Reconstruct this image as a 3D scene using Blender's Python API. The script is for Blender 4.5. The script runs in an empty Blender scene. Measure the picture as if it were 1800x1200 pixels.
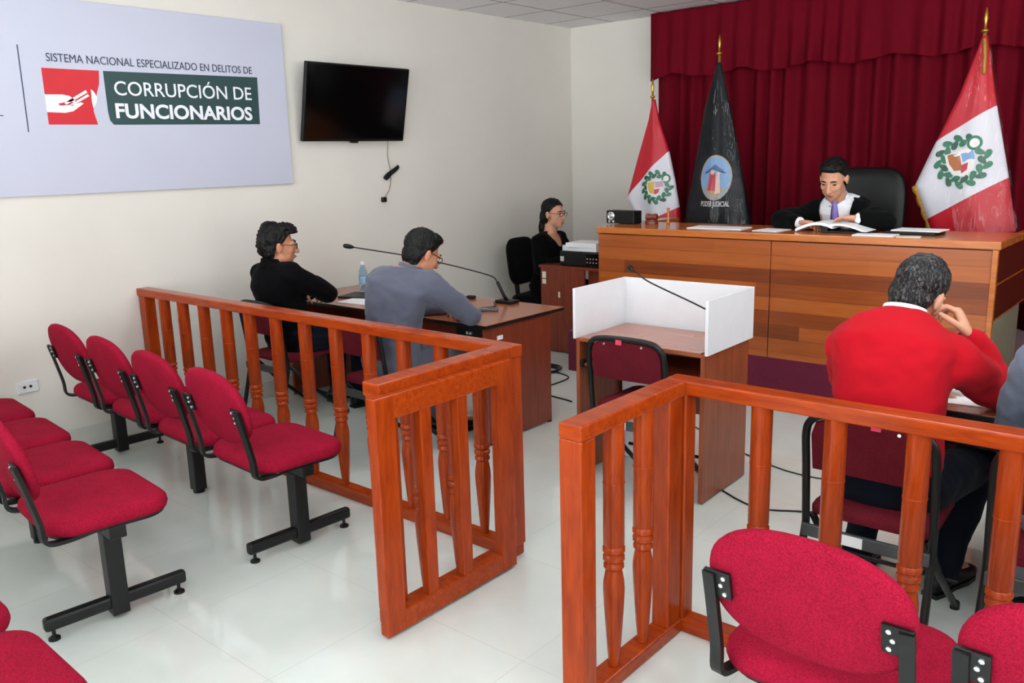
import bpy, bmesh, math, random
import numpy as np
from mathutils import Vector, Matrix, noise, Euler
random.seed(7)
SC = bpy.context.scene
COL = SC.collection
PI = math.pi

# ------------------------------------------------------------------ camera
cam = bpy.data.cameras.new('camera')
cam.sensor_width = 36.0
cam.lens = 1495.43 * 36.0 / 1800.0
cam.clip_start = 0.05
co = bpy.data.objects.new('camera', cam)
COL.objects.link(co)
CAM = Vector((5.2754, -2.5758, 1.6695))
_y, _p, _r = 0.7066, 0.213, -0.0273
_fw = Vector((-math.sin(_y)*math.cos(_p), math.cos(_y)*math.cos(_p), -math.sin(_p)))
_rt = Vector((math.cos(_y), math.sin(_y), 0)); _up = _rt.cross(_fw)
_r2 = math.cos(_r)*_rt + math.sin(_r)*_up
_u2 = -math.sin(_r)*_rt + math.cos(_r)*_up
co.matrix_world = Matrix(((_r2.x, _u2.x, -_fw.x, CAM.x), (_r2.y, _u2.y, -_fw.y, CAM.y), (_r2.z, _u2.z, -_fw.z, CAM.z), (0, 0, 0, 1)))
SC.camera = co

# ------------------------------------------------------------------ world, exposure
w = bpy.data.worlds.new('world'); SC.world = w; w.use_nodes = True
w.node_tree.nodes['Background'].inputs[0].default_value = (0.90, 0.97, 1, 1)
w.node_tree.nodes['Background'].inputs[1].default_value = 7.5
# overcast sky above; brighter lower half added to lift ceiling and upper walls
_tc = w.node_tree.nodes.new('ShaderNodeTexCoord'); _sx = w.node_tree.nodes.new('ShaderNodeSeparateXYZ')
_mr = w.node_tree.nodes.new('ShaderNodeMapRange'); _mr.inputs[1].default_value = -.05; _mr.inputs[2].default_value = .05
_mr.inputs[3].default_value = 17.0; _mr.inputs[4].default_value = 7.5
w.node_tree.links.new(_tc.outputs['Generated'], _sx.inputs[0]); w.node_tree.links.new(_sx.outputs[2], _mr.inputs[0])
w.node_tree.links.new(_mr.outputs[0], w.node_tree.nodes['Background'].inputs[1])
SC.view_settings.view_transform = 'Standard'
SC.view_settings.look = 'None'
SC.view_settings.gamma = 1.0
SC.view_settings.use_curve_mapping = False
SC.view_settings.exposure = -0.44
# ceiling troffers: x, y, watts (first one added over the camera as bounced flash)
LAMPS = [(5.0, -2.5, 22), (4.4, 0.75, 15), (2.0, -1.9, 8), (2.0, 0.75, 18), (4.4, 2.3, 12), (6.9, -1.9, 10), (6.9, 0.75, 8)]
for lx, ly, lw in LAMPS:
    ld = bpy.data.lights.new('lamp_light', 'AREA'); ld.shape = 'RECTANGLE'
    ld.size = 1.1; ld.size_y = 0.5; ld.energy = lw; ld.color = (0.94, 0.99, 1.0)
    lo = bpy.data.objects.new('lamp_light', ld); lo.location = (lx, ly, 2.872); COL.objects.link(lo)

# unseen windows added behind and right of the camera for fill light: wall axis, centre, z, width, height
FILL_WINDOWS = [('front', 2.2, 1.6, 2.6, 2.1), ('front', 5.6, 1.6, 3.0, 2.1), ('right', -2.6, 1.75, 2.4, 1.7), ('right', .6, 1.75, 2.2, 1.7)]
for ax, c, z, ww, hh in FILL_WINDOWS:
    ld = bpy.data.lights.new('fill_window_portal', 'AREA'); ld.shape = 'RECTANGLE'; ld.size = ww; ld.size_y = hh
    ld.cycles.is_portal = True
    lo = bpy.data.objects.new('fill_window_portal', ld); COL.objects.link(lo)
    if ax == 'front': lo.location = (c, -4.66, z); lo.rotation_euler = (math.pi/2, 0, math.pi)
    else: lo.location = (8.06, c, z); lo.rotation_euler = (math.pi/2, 0, math.pi/2)

# ------------------------------------------------------------------ materials
def lin(c):
    return tuple((x/255/12.92 if x/255 <= .04045 else ((x/255+.055)/1.055)**2.4) for x in c)
def _new(name):
    m = bpy.data.materials.new(name); m.use_nodes = True
    nt = m.node_tree; b = nt.nodes['Principled BSDF']
    return m, nt, b
def setc(b, c, rough, metal=0, spec=.5, coat=0, coat_rough=.05, sheen=0):
    b.inputs['Base Color'].default_value = (*c, 1)
    b.inputs['Roughness'].default_value = rough
    b.inputs['Metallic'].default_value = metal
    b.inputs['Specular IOR Level'].default_value = spec
    b.inputs['Coat Weight'].default_value = coat
    b.inputs['Coat Roughness'].default_value = coat_rough
    b.inputs['Sheen Weight'].default_value = sheen
def coords(nt, scale=(1, 1, 1), kind='Object'):
    tc = nt.nodes.new('ShaderNodeTexCoord'); mp = nt.nodes.new('ShaderNodeMapping')
    mp.inputs['Scale'].default_value = scale
    nt.links.new(tc.outputs[kind], mp.inputs[0])
    return mp.outputs[0]
def noisetex(nt, vec, scale, detail=4, rough=.6, dist=0):
    n = nt.nodes.new('ShaderNodeTexNoise')
    n.inputs['Scale'].default_value = scale; n.inputs['Detail'].default_value = detail
    n.inputs['Roughness'].default_value = rough; n.inputs['Distortion'].default_value = dist
    nt.links.new(vec, n.inputs['Vector'])
    return n.outputs['Fac']
def ramp(nt, fac, stops):
    r = nt.nodes.new('ShaderNodeValToRGB')
    e = r.color_ramp.elements
    e[0].position, e[0].color = stops[0][0], (*stops[0][1], 1)
    e[1].position, e[1].color = stops[-1][0], (*stops[-1][1], 1)
    for p, c in stops[1:-1]:
        k = e.new(p); k.color = (*c, 1)
    nt.links.new(fac, r.inputs[0])
    return r.outputs[0]
def bump(nt, b, fac, strength, dist=.002):
    bp = nt.nodes.new('ShaderNodeBump'); bp.inputs['Strength'].default_value = strength
    bp.inputs['Distance'].default_value = dist
    nt.links.new(fac, bp.inputs['Height']); nt.links.new(bp.outputs[0], b.inputs['Normal'])
def plain(name, rgb, rough=.5, metal=0, spec=.5, coat=0, var=.12, nscale=14, bmp=0, bscale=300, sheen=0, coat_rough=.05):
    m, nt, b = _new(name); c = lin(rgb); setc(b, c, rough, metal, spec, coat, coat_rough, sheen)
    v = coords(nt)
    f = noisetex(nt, v, nscale, 3)
    col = ramp(nt, f, [(.3, tuple(x*(1-var) for x in c)), (.7, tuple(min(1, x*(1+var)) for x in c))])
    nt.links.new(col, b.inputs['Base Color'])
    if bmp: bump(nt, b, noisetex(nt, v, bscale, 2), bmp)
    return m
def wood(name, c1, c2, grain=(6, 40, 40), rough=.3, coat=.3, scale=1.0, spec=.5):
    m, nt, b = _new(name); setc(b, lin(c1), rough, 0, spec, coat, .12)
    v = coords(nt, tuple(g*scale for g in grain))
    f = noisetex(nt, v, 1.0, 5, .6, .6)
    col = ramp(nt, f, [(.28, lin(c1)), (.5, tuple((a+d)/2 for a, d in zip(lin(c1), lin(c2)))), (.74, lin(c2))])
    nt.links.new(col, b.inputs['Base Color'])
    bump(nt, b, f, .02, .002)
    return m
def fabric(name, rgb, var=.25, fine=420, bmp=.35, rough=.9, sheen=.25):
    m, nt, b = _new(name); c = lin(rgb); setc(b, c, rough, 0, .08, 0, .05, sheen)
    b.inputs['Sheen Roughness'].default_value = .5
    v = coords(nt)
    f = noisetex(nt, v, fine, 2, .7)
    f2 = noisetex(nt, v, 9, 3)
    mx = nt.nodes.new('ShaderNodeMath'); mx.operation = 'ADD'
    m2 = nt.nodes.new('ShaderNodeMath'); m2.operation = 'MULTIPLY'; m2.inputs[1].default_value = .3
    nt.links.new(f2, m2.inputs[0])
    nt.links.new(f, mx.inputs[0]); nt.links.new(m2.outputs[0], mx.inputs[1])
    col = ramp(nt, mx.outputs[0], [(.45, tuple(x*(1-var) for x in c)), (.85, tuple(min(1, x*(1+var)) for x in c))])
    nt.links.new(col, b.inputs['Base Color'])
    bump(nt, b, f, bmp, .001)
    return m
def hairmat(name, c1, c2, lo=.45, hi=.7, scale=(160, 160, 30)):
    m, nt, b = _new(name); setc(b, lin(c1), .5, 0, .25)
    v = coords(nt, scale)
    f = noisetex(nt, v, 1.0, 4, .6, 1.0)
    nt.links.new(ramp(nt, f, [(lo, lin(c1)), (hi, lin(c2))]), b.inputs['Base Color'])
    bump(nt, b, f, .6, .004)
    return m

M = {}
M['wall'] = plain('wall_paint', (220, 215, 206), .75, var=.02, nscale=2, bmp=.08, bscale=120)
M['skirt'] = plain('skirting_tile', (205, 204, 196), .35, var=.03)
M['rail'] = wood('varnished_cedar', (130, 42, 10), (170, 66, 15), (7, 45, 45), .24, .04, spec=.22)
M['railv'] = wood('varnished_cedar_upright', (128, 41, 10), (168, 64, 15), (45, 45, 6), .24, .04, spec=.22)
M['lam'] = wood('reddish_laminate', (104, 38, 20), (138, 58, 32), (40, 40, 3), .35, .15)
M['lamtop'] = wood('reddish_laminate_top_sheen', (140, 72, 46), (170, 98, 66), (3, 30, 30), .25, .3)  # lighter than the side laminate: gloss reflection put into the colour
M['witwood'] = wood('witness_laminate', (120, 52, 24), (158, 82, 44), (30, 30, 3), .35, .15)
M['black'] = plain('black_metal', (13, 15, 15), .42, spec=.35, var=.2)
M['blackp'] = plain('black_plastic', (11, 12, 13), .45, spec=.35, var=.2)
M['gunmetal'] = plain('grey_tube', (70, 74, 76), .4, .3, var=.1)
M['chrome'] = plain('steel_bolt', (225, 225, 225), .25, .8, var=.05)
M['crimson'] = fabric('crimson_upholstery', (142, 18, 44), .34, 240, sheen=.0)
M['maroon'] = fabric('maroon_upholstery', (94, 24, 34), .3, 260, sheen=.0)
M['purplecarpet'] = fabric('plum_carpet', (98, 26, 50), .2, 200)
M['curtain'] = fabric('maroon_curtain', (104, 8, 26), .12, 300, .15, .85, 0)
M['white'] = plain('white_melamine', (224, 225, 228), .4, var=.02)
M['paper'] = plain('paper', (240, 241, 244), .7, var=.02)
M['cream'] = plain('sticker_cream', (226, 220, 200), .6, var=.03)
M['pink'] = plain('pink_sticker', (220, 60, 90), .6, var=.03)
M['gold'] = plain('gold_metal', (196, 150, 62), .3, .8, var=.1)
M['goldf'] = plain('gold_fringe', (168, 120, 40), .6, .2, var=.35, nscale=90, bmp=.6, bscale=140)
M['skin'] = plain('skin_tan', (190, 128, 98), .5, spec=.35, var=.06, nscale=20)
M['skin2'] = plain('skin_light', (205, 150, 122), .5, spec=.35, var=.06, nscale=20)
M['lip'] = plain('lip', (150, 78, 70), .45, var=.05)
M['hair'] = hairmat('black_hair', (4, 4, 5), (17, 14, 14))
M['hairg'] = hairmat('greying_hair', (12, 12, 16), (128, 124, 120), .5, .80, (150, 150, 60))
M['blackcloth'] = fabric('black_suit', (7, 7, 9), .2, 500, .2, .9, .02)
M['robe'] = fabric('black_robe', (7, 9, 9), .2, 400, .2, .9, .02)
M['greysuit'] = fabric('grey_blue_suit', (86, 88, 102), .14, 600, .25, .85, .15)
M['greyjacket'] = fabric('slate_jacket', (98, 108, 124), .14, 600, .25, .85, .15)
M['greytrouser'] = fabric('grey_trousers', (120, 122, 130), .14, 600, .25, .85, .1)
M['redknit'] = fabric('red_sweater', (178, 18, 32), .12, 500, .3, .9, .02)
M['navy'] = fabric('navy_trousers', (15, 18, 28), .2, 600, .2, .9, .03)
M['shirt'] = fabric('white_shirt', (232, 234, 240), .04, 500, .1, .8, 0)
M['tie'] = fabric('lavender_tie', (146, 130, 200), .15, 300, .1, .5, 0)
M['darkred'] = fabric('dark_red_rib', (110, 14, 30), .2, 300)
M['leather'] = plain('black_leather', (10, 11, 12), .42, spec=.3, var=.15, bmp=.1, bscale=60)
M['glass_dark'] = plain('spectacle_frame', (12, 10, 10), .3, var=.1)
M['eyewhite'] = plain('eye_white', (225, 220, 215), .3, var=.02)
M['iris'] = plain('iris_dark', (30, 18, 12), .2, var=.1)
M['screen'] = plain('screen_glass', (4, 4, 5), .12, spec=.6, var=.05)
M['bannerp'] = plain('banner_vinyl', (190, 192, 208), .5, var=.02, nscale=1.5)
M['signred'] = plain('sign_red', (200, 26, 38), .5, var=.03)
M['signgreen'] = plain('sign_green', (36, 66, 66), .5, var=.03)
M['signnavy'] = plain('sign_navy', (44, 50, 74), .5, var=.03)
M['signwhite'] = plain('sign_white', (232, 233, 240), .5, var=.01)
M['fred'] = fabric('flag_red', (186, 12, 34), .08, 300, .1, .55, 0)
M['greyside'] = plain('unpainted_board', (128, 122, 100), .6, var=.08)
M['desktopjudge'] = wood('bench_veneer_edge', (176, 92, 34), (206, 120, 52), (4, 40, 40), .25, .4)
M['water'] = None

def m_planks():
    m, nt, b = _new('bench_veneer_boards'); setc(b, lin((150, 70, 24)), .3, 0, .5, .35, .12)
    tc = nt.nodes.new('ShaderNodeTexCoord')
    sx = nt.nodes.new('ShaderNodeSeparateXYZ'); nt.links.new(tc.outputs['Object'], sx.inputs[0])
    def math_(op, a, bb):
        n = nt.nodes.new('ShaderNodeMath'); n.operation = op
        for i, q in enumerate((a, bb)):
            if q is None: continue
            if isinstance(q, (int, float)): n.inputs[i].default_value = q
            else: nt.links.new(q, n.inputs[i])
        return n.outputs[0]
    pz = math_('MULTIPLY', sx.outputs[2], 11.0)
    row = math_('FLOOR', pz, None)
    fr = math_('FRACT', pz, None)
    xo = math_('MULTIPLY', row, 0.37)
    px = math_('FLOOR', math_('ADD', math_('MULTIPLY', sx.outputs[0], 0.36), xo), None)
    cb = nt.nodes.new('ShaderNodeCombineXYZ'); nt.links.new(row, cb.inputs[0]); nt.links.new(px, cb.inputs[1])
    wn = nt.nodes.new('ShaderNodeTexWhiteNoise'); nt.links.new(cb.outputs[0], wn.inputs['Vector'])
    mp = nt.nodes.new('ShaderNodeMapping'); mp.inputs['Scale'].default_value = (2.2, 30, 38)
    nt.links.new(tc.outputs['Object'], mp.inputs[0])
    g = noisetex(nt, mp.outputs[0], 1, 5, .6, .8)
    mix = math_('ADD', math_('MULTIPLY', wn.outputs['Value'], .62), math_('MULTIPLY', g, .5))
    col = ramp(nt, mix, [(.12, lin((98, 42, 16))), (.45, lin((140, 66, 24))), (.7, lin((168, 86, 32))), (1.0, lin((190, 106, 44)))])
    seam = math_('LESS_THAN', fr, .035)
    mc = nt.nodes.new('ShaderNodeMix'); mc.data_type = 'RGBA'
    nt.links.new(math_('MULTIPLY', seam, .55), mc.inputs['Factor']); nt.links.new(col, mc.inputs['A'])
    mc.inputs['B'].default_value = (*lin((70, 28, 10)), 1)
    nt.links.new(mc.outputs['Result'], b.inputs['Base Color'])
    return m
M['planks'] = m_planks()

def m_floor():
    m, nt, b = _new('polished_tile'); setc(b, lin((222, 221, 212)), .12, 0, 1.0)
    v = coords(nt)
    br = nt.nodes.new('ShaderNodeTexBrick'); br.offset = 0; br.squash = 1
    br.inputs['Scale'].default_value = 1; br.inputs['Brick Width'].default_value = .6; br.inputs['Row Height'].default_value = .6
    br.inputs['Mortar Size'].default_value = .0016; br.inputs['Mortar Smooth'].default_value = .2
    f = noisetex(nt, v, 3.0, 5)
    c = ramp(nt, f, [(.3, lin((205, 211, 204))), (.7, lin((214, 220, 213)))])
    nt.links.new(v, br.inputs['Vector']); nt.links.new(c, br.inputs['Color1']); nt.links.new(c, br.inputs['Color2'])
    br.inputs['Mortar'].default_value = (*lin((198, 197, 190)), 1)
    nt.links.new(br.outputs['Color'], b.inputs['Base Color'])
    rr = nt.nodes.new('ShaderNodeMapRange'); rr.inputs[3].default_value = .05; rr.inputs[4].default_value = .10
    nt.links.new(f, rr.inputs[0]); nt.links.new(rr.outputs[0], b.inputs['Roughness'])
    return m
M['floor'] = m_floor()
def m_ceil():
    m, nt, b = _new('ceiling_tile'); setc(b, lin((206, 203, 204)), .85, 0, .2)
    tc = nt.nodes.new('ShaderNodeTexCoord'); mp = nt.nodes.new('ShaderNodeMapping')
    mp.inputs['Location'].default_value = (.1, -.02, 0)
    nt.links.new(tc.outputs['Object'], mp.inputs[0])
    br = nt.nodes.new('ShaderNodeTexBrick'); br.offset = 0
    br.inputs['Scale'].default_value = 1; br.inputs['Brick Width'].default_value = .6; br.inputs['Row Height'].default_value = .6
    br.inputs['Mortar Size'].default_value = .011; br.inputs['Mortar Smooth'].default_value = .1
    f = noisetex(nt, mp.outputs[0], 60, 3)
    c = ramp(nt, f, [(.35, lin((232, 230, 233))), (.65, lin((242, 240, 242)))])
    nt.links.new(mp.outputs[0], br.inputs['Vector']); nt.links.new(c, br.inputs['Color1']); nt.links.new(c, br.inputs['Color2'])
    br.inputs['Mortar'].default_value = (*lin((168, 168, 172)), 1)
    nt.links.new(br.outputs['Color'], b.inputs['Base Color'])
    return m
M['ceiling'] = m_ceil()
def m_glass(name, rgb, rough=.03):
    m, nt, b = _new(name); setc(b, lin(rgb), rough)
    b.inputs['Transmission Weight'].default_value = 1.0; b.inputs['IOR'].default_value = 1.15
    return m
M['bottle'] = m_glass('water_bottle', (190, 220, 245))
def m_film():
    m, nt, b = _new('clear_plastic_cover')
    out = nt.nodes['Material Output']
    tr = nt.nodes.new('ShaderNodeBsdfTransparent'); gl = nt.nodes.new('ShaderNodeBsdfGlossy')
    gl.inputs['Roughness'].default_value = .05
    mx = nt.nodes.new('ShaderNodeMixShader')
    v = coords(nt, (14, 14, 1.2)); f = noisetex(nt, v, 1, 3, .5, .4)
    bp = nt.nodes.new('ShaderNodeBump'); bp.inputs['Strength'].default_value = .9; bp.inputs['Distance'].default_value = .03
    nt.links.new(f, bp.inputs['Height']); nt.links.new(bp.outputs[0], gl.inputs['Normal'])
    mx.inputs[0].default_value = .02; nt.links.new(tr.outputs[0], mx.inputs[1]); nt.links.new(gl.outputs[0], mx.inputs[2])
    nt.links.new(mx.outputs[0], out.inputs[0])
    return m
M['film'] = m_film()
def m_pane():
    m, nt, b = _new('fill_window_glass'); out = nt.nodes['Material Output']  # glass for the windows added as fill light
    tr = nt.nodes.new('ShaderNodeBsdfTransparent'); gl = nt.nodes.new('ShaderNodeBsdfGlossy'); gl.inputs['Roughness'].default_value = .02
    mx = nt.nodes.new('ShaderNodeMixShader'); mx.inputs[0].default_value = .05
    nt.links.new(tr.outputs[0], mx.inputs[1]); nt.links.new(gl.outputs[0], mx.inputs[2]); nt.links.new(mx.outputs[0], out.inputs[0])
    return m
M['pane'] = m_pane()
def m_emit():
    m, nt, b = _new('light_diffuser'); setc(b, (.9, .9, .9), .6)
    b.inputs['Emission Color'].default_value = (1, .98, .95, 1); b.inputs['Emission Strength'].default_value = 2.0
    return m
M['emit'] = m_emit()

# ------------------------------------------------------------------ helpers
def tag(o, label, cat, group=None):
    o['label'] = label; o['category'] = cat
    if group: o['group'] = group
    return o
def thing(name, label, cat, loc=(0, 0, 0), rz=0, group=None):
    o = bpy.data.objects.new(name, None); o.empty_display_size = .1
    COL.objects.link(o); o.location = loc; o.rotation_euler = (0, 0, rz)
    return tag(o, label, cat, group)
def obj(name, bm, m, parent=None, smooth=False, label=None, angle=None):
    me = bpy.data.meshes.new(name)
    if isinstance(bm, bmesh.types.BMesh):
        bmesh.ops.recalc_face_normals(bm, faces=bm.faces[:])
        bm.to_mesh(me); bm.free()
    else:
        me = bm; me.name = name
    me.materials.clear()
    for k in (m if isinstance(m, (list, tuple)) else [m]):
        me.materials.append(k)
    if smooth:
        me.polygons.foreach_set('use_smooth', [True]*len(me.polygons))
        if angle: me.set_sharp_from_angle(angle=angle)
    o = bpy.data.objects.new(name, me); COL.objects.link(o)
    if parent is not None: o.parent = parent
    if label: o['label'] = label
    return o
def struct(name, bm, m, smooth=False):
    o = obj(name, bm, m, None, smooth); o['kind'] = 'structure'; return o
def dup(root, loc, rz, label=None, group=None):
    r = root.copy(); COL.objects.link(r); r.location = loc; r.rotation_euler = (0, 0, rz)
    if label: r['label'] = label
    if group: r['group'] = group
    for ch in list(root.children):
        c = ch.copy(); COL.objects.link(c); c.parent = r
        for g in ch.children:
            d = g.copy(); COL.objects.link(d); d.parent = c
    return r
def B(): return bmesh.new()
def box(bm, lo, hi, bev=0, seg=2, mi=0, mat=None):
    lo, hi = Vector(lo), Vector(hi); c = (lo+hi)/2; s = hi-lo
    r = bmesh.ops.create_cube(bm, size=1, matrix=Matrix.Translation(c) @ Matrix.Diagonal((s.x, s.y, s.z, 1)))
    vs = r['verts']
    if bev:
        es = list({e for v in vs for e in v.link_edges})
        rr = bmesh.ops.bevel(bm, geom=es, offset=bev, segments=seg, affect='EDGES', profile=.5)
        vs = list({v for f in rr['faces'] for v in f.verts} | {v for v in vs if v.is_valid})
    if mat is not None: bmesh.ops.transform(bm, matrix=mat, verts=vs)
    if mi:
        for f in {f for v in vs for f in v.link_faces}: f.material_index = mi
    return vs
def rings(bm, rr, closed=True, cap=True):
    """rr: list of lists of points"""
    R = [[bm.verts.new(p) for p in r] for r in rr]
    n = len(R[0])
    for a, b in zip(R, R[1:]):
        for i in range(n if closed else n-1):
            j = (i+1) % n
            bm.faces.new((a[i], a[j], b[j], b[i]))
    if cap and closed:
        bm.faces.new(list(reversed(R[0]))); bm.faces.new(R[-1])
    return R
def frame_of(t):
    t = t.normalized()
    a = Vector((0, 0, 1)) if abs(t.z) < .9 else Vector((1, 0, 0))
    u = a.cross(t).normalized(); return u, t.cross(u).normalized()
def tube(bm, pts, r, seg=10, closed=False, sq=None):
    pts = [Vector(p) for p in pts]; n = len(pts)
    rs = r if isinstance(r, (list, tuple)) else [r]*n
    T = []
    for i in range(n):
        if closed: t = pts[(i+1) % n]-pts[i-1]
        else: t = pts[min(i+1, n-1)]-pts[max(i-1, 0)]
        T.append(t.normalized())
    u, v = frame_of(T[0]); out = []
    for i in range(n):
        if i:
            ax = T[i-1].cross(T[i])
            if ax.length > 1e-7:
                q = Matrix.Rotation(T[i-1].angle(T[i]), 3, ax.normalized()); u = q @ u; v = q @ v
        if sq:
            ring = [pts[i]+u*sq[0]*a+v*sq[1]*b for a, b in ((1, 1), (-1, 1), (-1, -1), (1, -1))]
        else:
            ring = [pts[i]+rs[i]*(math.cos(2*PI*k/seg)*u+math.sin(2*PI*k/seg)*v) for k in range(seg)]
        out.append(ring)
    if closed: out.append(out[0])
    rings(bm, out, True, not closed)
    if closed: bmesh.ops.remove_doubles(bm, verts=bm.verts[:], dist=1e-6)
def bez(pts, n=8):
    """Catmull-Rom through pts"""
    P = [Vector(p) for p in pts]; P = [2*P[0]-P[1]]+P+[2*P[-1]-P[-2]]
    out = []
    for i in range(1, len(P)-2):
        for k in range(n):
            t = k/n
            out.append(.5*((2*P[i])+(P[i+1]-P[i-1])*t+(2*P[i-1]-5*P[i]+4*P[i+1]-P[i+2])*t*t+(3*P[i]-P[i-1]-3*P[i+1]+P[i+2])*t**3))
    out.append(P[-2]); return out
def lathe(bm, prof, c=(0, 0, 0), seg=16, ax=None):
    c = Vector(c)
    u, v, t = Vector((1, 0, 0)), Vector((0, 1, 0)), Vector((0, 0, 1))
    if ax is not None:
        t = Vector(ax).normalized(); u, v = frame_of(t)
    rings(bm, [[c+t*z+max(r, 1e-4)*(math.cos(2*PI*k/seg)*u+math.sin(2*PI*k/seg)*v) for k in range(seg)] for r, z in prof])
def cap(bm, a, b, r0, r1, seg=12):
    a, b = Vector(a), Vector(b); L = (b-a).length
    pr = [(r0*math.sin(x), -r0*math.cos(x)) for x in (.15, .5, .9, 1.3)]+[(r0, 0)]
    for k in range(1, 4): pr.append((r0+(r1-r0)*k/4, L*k/4))
    pr += [(r1, L)]+[(r1*math.sin(x), L+r1*math.cos(x)) for x in (1.3, .9, .5, .15)]
    lathe(bm, pr, a, seg, b-a if L > 1e-6 else (0, 0, 1))
def ell(bm, c, r, rot=None, seg=16):
    mt = Matrix.Translation(Vector(c)) @ (rot.to_4x4() if rot is not None else Matrix.Identity(4)) @ Matrix.Diagonal((r[0], r[1], r[2], 1))
    return bmesh.ops.create_uvsphere(bm, u_segments=seg, v_segments=max(8, seg*2//3), radius=1, matrix=mt)['verts']
def chain(bm, pts, rs, seg=12):
    for i in range(len(pts)-1): cap(bm, pts[i], pts[i+1], rs[i], rs[i+1], seg)
def prism(bm, poly, f, t0, t1):
    """poly 2-D; f(a,b,t)->3-D"""
    rings(bm, [[f(a, b, t0) for a, b in poly], [f(a, b, t1) for a, b in poly]])
def pad(bm, outline, prof, f):
    """outline 2-D loop, prof list of (inset, t); f(a,b,t) -> 3-D"""
    cx = sum(p[0] for p in outline)/len(outline); cy = sum(p[1] for p in outline)/len(outline)
    rr = []
    for d, t in prof:
        ring = []
        for a, b in outline:
            L = math.hypot(a-cx, b-cy); k = max(.02, 1-d/L)
            ring.append(f(cx+(a-cx)*k, cy+(b-cy)*k, t))
        rr.append(ring)
    rings(bm, rr)
def rrect(w, h, r, n=6, w2=None):
    """rounded rectangle, w at +y end, w2 at -y end"""
    w2 = w if w2 is None else w2; out = []
    for sx, sy, a0 in ((1, 1, 0), (-1, 1, PI/2), (-1, -1, PI), (1, -1, 1.5*PI)):
        ww = w if sy > 0 else w2
        for k in range(n+1):
            a = a0+PI/2*k/n
            out.append((sx*(ww/2-r)+r*math.cos(a), sy*(h/2-r)+r*math.sin(a)))
    return out
def sellip(rx, ry, e=2.3, n=40):
    out = []
    for k in range(n):
        a = 2*PI*k/n; c, s = math.cos(a), math.sin(a)
        out.append((rx*math.copysign(abs(c)**(2/e), c), ry*math.copysign(abs(s)**(2/e), s)))
    return out
def textmesh(s, size, bold=0, xs=1.0, ext=.001):
    cu = bpy.data.curves.new('t', 'FONT'); cu.body = s; cu.size = size; cu.offset = bold; cu.extrude = ext
    cu.align_x = 'LEFT'; cu.resolution_u = 4
    o = bpy.data.objects.new('t', cu); COL.objects.link(o)
    bpy.context.view_layer.update()
    me = bpy.data.meshes.new_from_object(o.evaluated_get(bpy.context.evaluated_depsgraph_get()))
    bpy.data.objects.remove(o)
    return me
def text_on(name, s, p0, width, height, ux, uz, m, parent, bold=0):
    """text whose box starts at p0 (baseline left), fits width and cap height"""
    me = textmesh(s, 1.0, bold)
    vs = [v.co.copy() for v in me.vertices]
    x0 = min(v.x for v in vs); x1 = max(v.x for v in vs)
    n = Vector(ux).cross(Vector(uz))
    kx = width/(x1-x0); kz = height/.70
    for v in me.vertices:
        c = v.co
        v.co = Vector(p0)+Vector(ux)*((c.x-x0)*kx)+Vector(uz)*(c.y*kz)+n*c.z
    return obj(name, me, m, parent)
def fuse(name, bm, m, parent, voxel=.006, smooth=8, disp=None, cut=None, org=(0, 0, 0), label=None):
    """union of overlapping closed shapes into one smooth skin"""
    bmesh.ops.recalc_face_normals(bm, faces=bm.faces[:])
    me = bpy.data.meshes.new('tmp'); bm.to_mesh(me); bm.free()
    o = bpy.data.objects.new('tmp', me); COL.objects.link(o)
    r = o.modifiers.new('r', 'REMESH'); r.mode = 'VOXEL'; r.voxel_size = voxel; r.use_smooth_shade = True
    if smooth:
        s = o.modifiers.new('s', 'SMOOTH'); s.factor = .5; s.iterations = smooth
    bpy.context.view_layer.update()
    out = bpy.data.meshes.new_from_object(o.evaluated_get(bpy.context.evaluated_depsgraph_get()))
    bpy.data.objects.remove(o); bpy.data.meshes.remove(me)
    if disp:
        nr = [v.normal.copy() for v in out.vertices]
        for v, q in zip(out.vertices, nr): v.co += q*disp(v.co, q)
    if cut:
        b2 = bmesh.new(); b2.from_mesh(out)
        bmesh.ops.delete(b2, geom=[v for v in b2.verts if cut(v.co)], context='VERTS')
        for _ in range(14):      # even out the cut hem
            mv = []
            for v in b2.verts:
                nb = [e.other_vert(v) for e in v.link_edges if e.is_boundary]
                if len(nb) == 2: mv.append((v, v.co*.4+(nb[0].co+nb[1].co)*.3))
            for v, q in mv: v.co = q
        b2.to_mesh(out); b2.free()
    org = Vector(org)
    for v in out.vertices: v.co -= org
    return obj(name, out, m, parent, True, label)

# ------------------------------------------------------------------ the room
XB, YB, YF, H = 8.0, 4.63, -4.6, 2.905
b = B(); box(b, (-.12, YF-.12, -.1), (XB+.12, YB+.12, 0)); struct('floor', b, M['floor'])
b = B(); box(b, (-.12, YF-.12, H), (XB+.12, YB+.12, H+.1)); struct('ceiling', b, M['ceiling'])
b = B(); box(b, (-.12, YF, 0), (0, YB, H)); struct('wall_left', b, M['wall'])
b = B(); box(b, (-.12, YB, 0), (XB+.12, YB+.12, H)); struct('wall_back', b, M['wall'])
def wall_open(name, axis, a0, a1, ops):
    b = B()
    def bx_(p, q, z0, z1):
        if axis == 'x': box(b, (p, YF-.12, z0), (q, YF, z1))
        else: box(b, (XB, p, z0), (XB+.12, q, z1))
    e = a0
    for c, z, ww, hh in ops:
        bx_(e, c-ww/2, 0, H); bx_(c-ww/2, c+ww/2, 0, z-hh/2); bx_(c-ww/2, c+ww/2, z+hh/2, H); e = c+ww/2
    bx_(e, a1, 0, H); struct(name, b, M['wall'])
wall_open('wall_right', 'y', YF, YB, [q[1:] for q in FILL_WINDOWS if q[0] == 'right'])
wall_open('wall_front', 'x', -.12, XB+.12, [q[1:] for q in FILL_WINDOWS if q[0] == 'front'])
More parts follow.
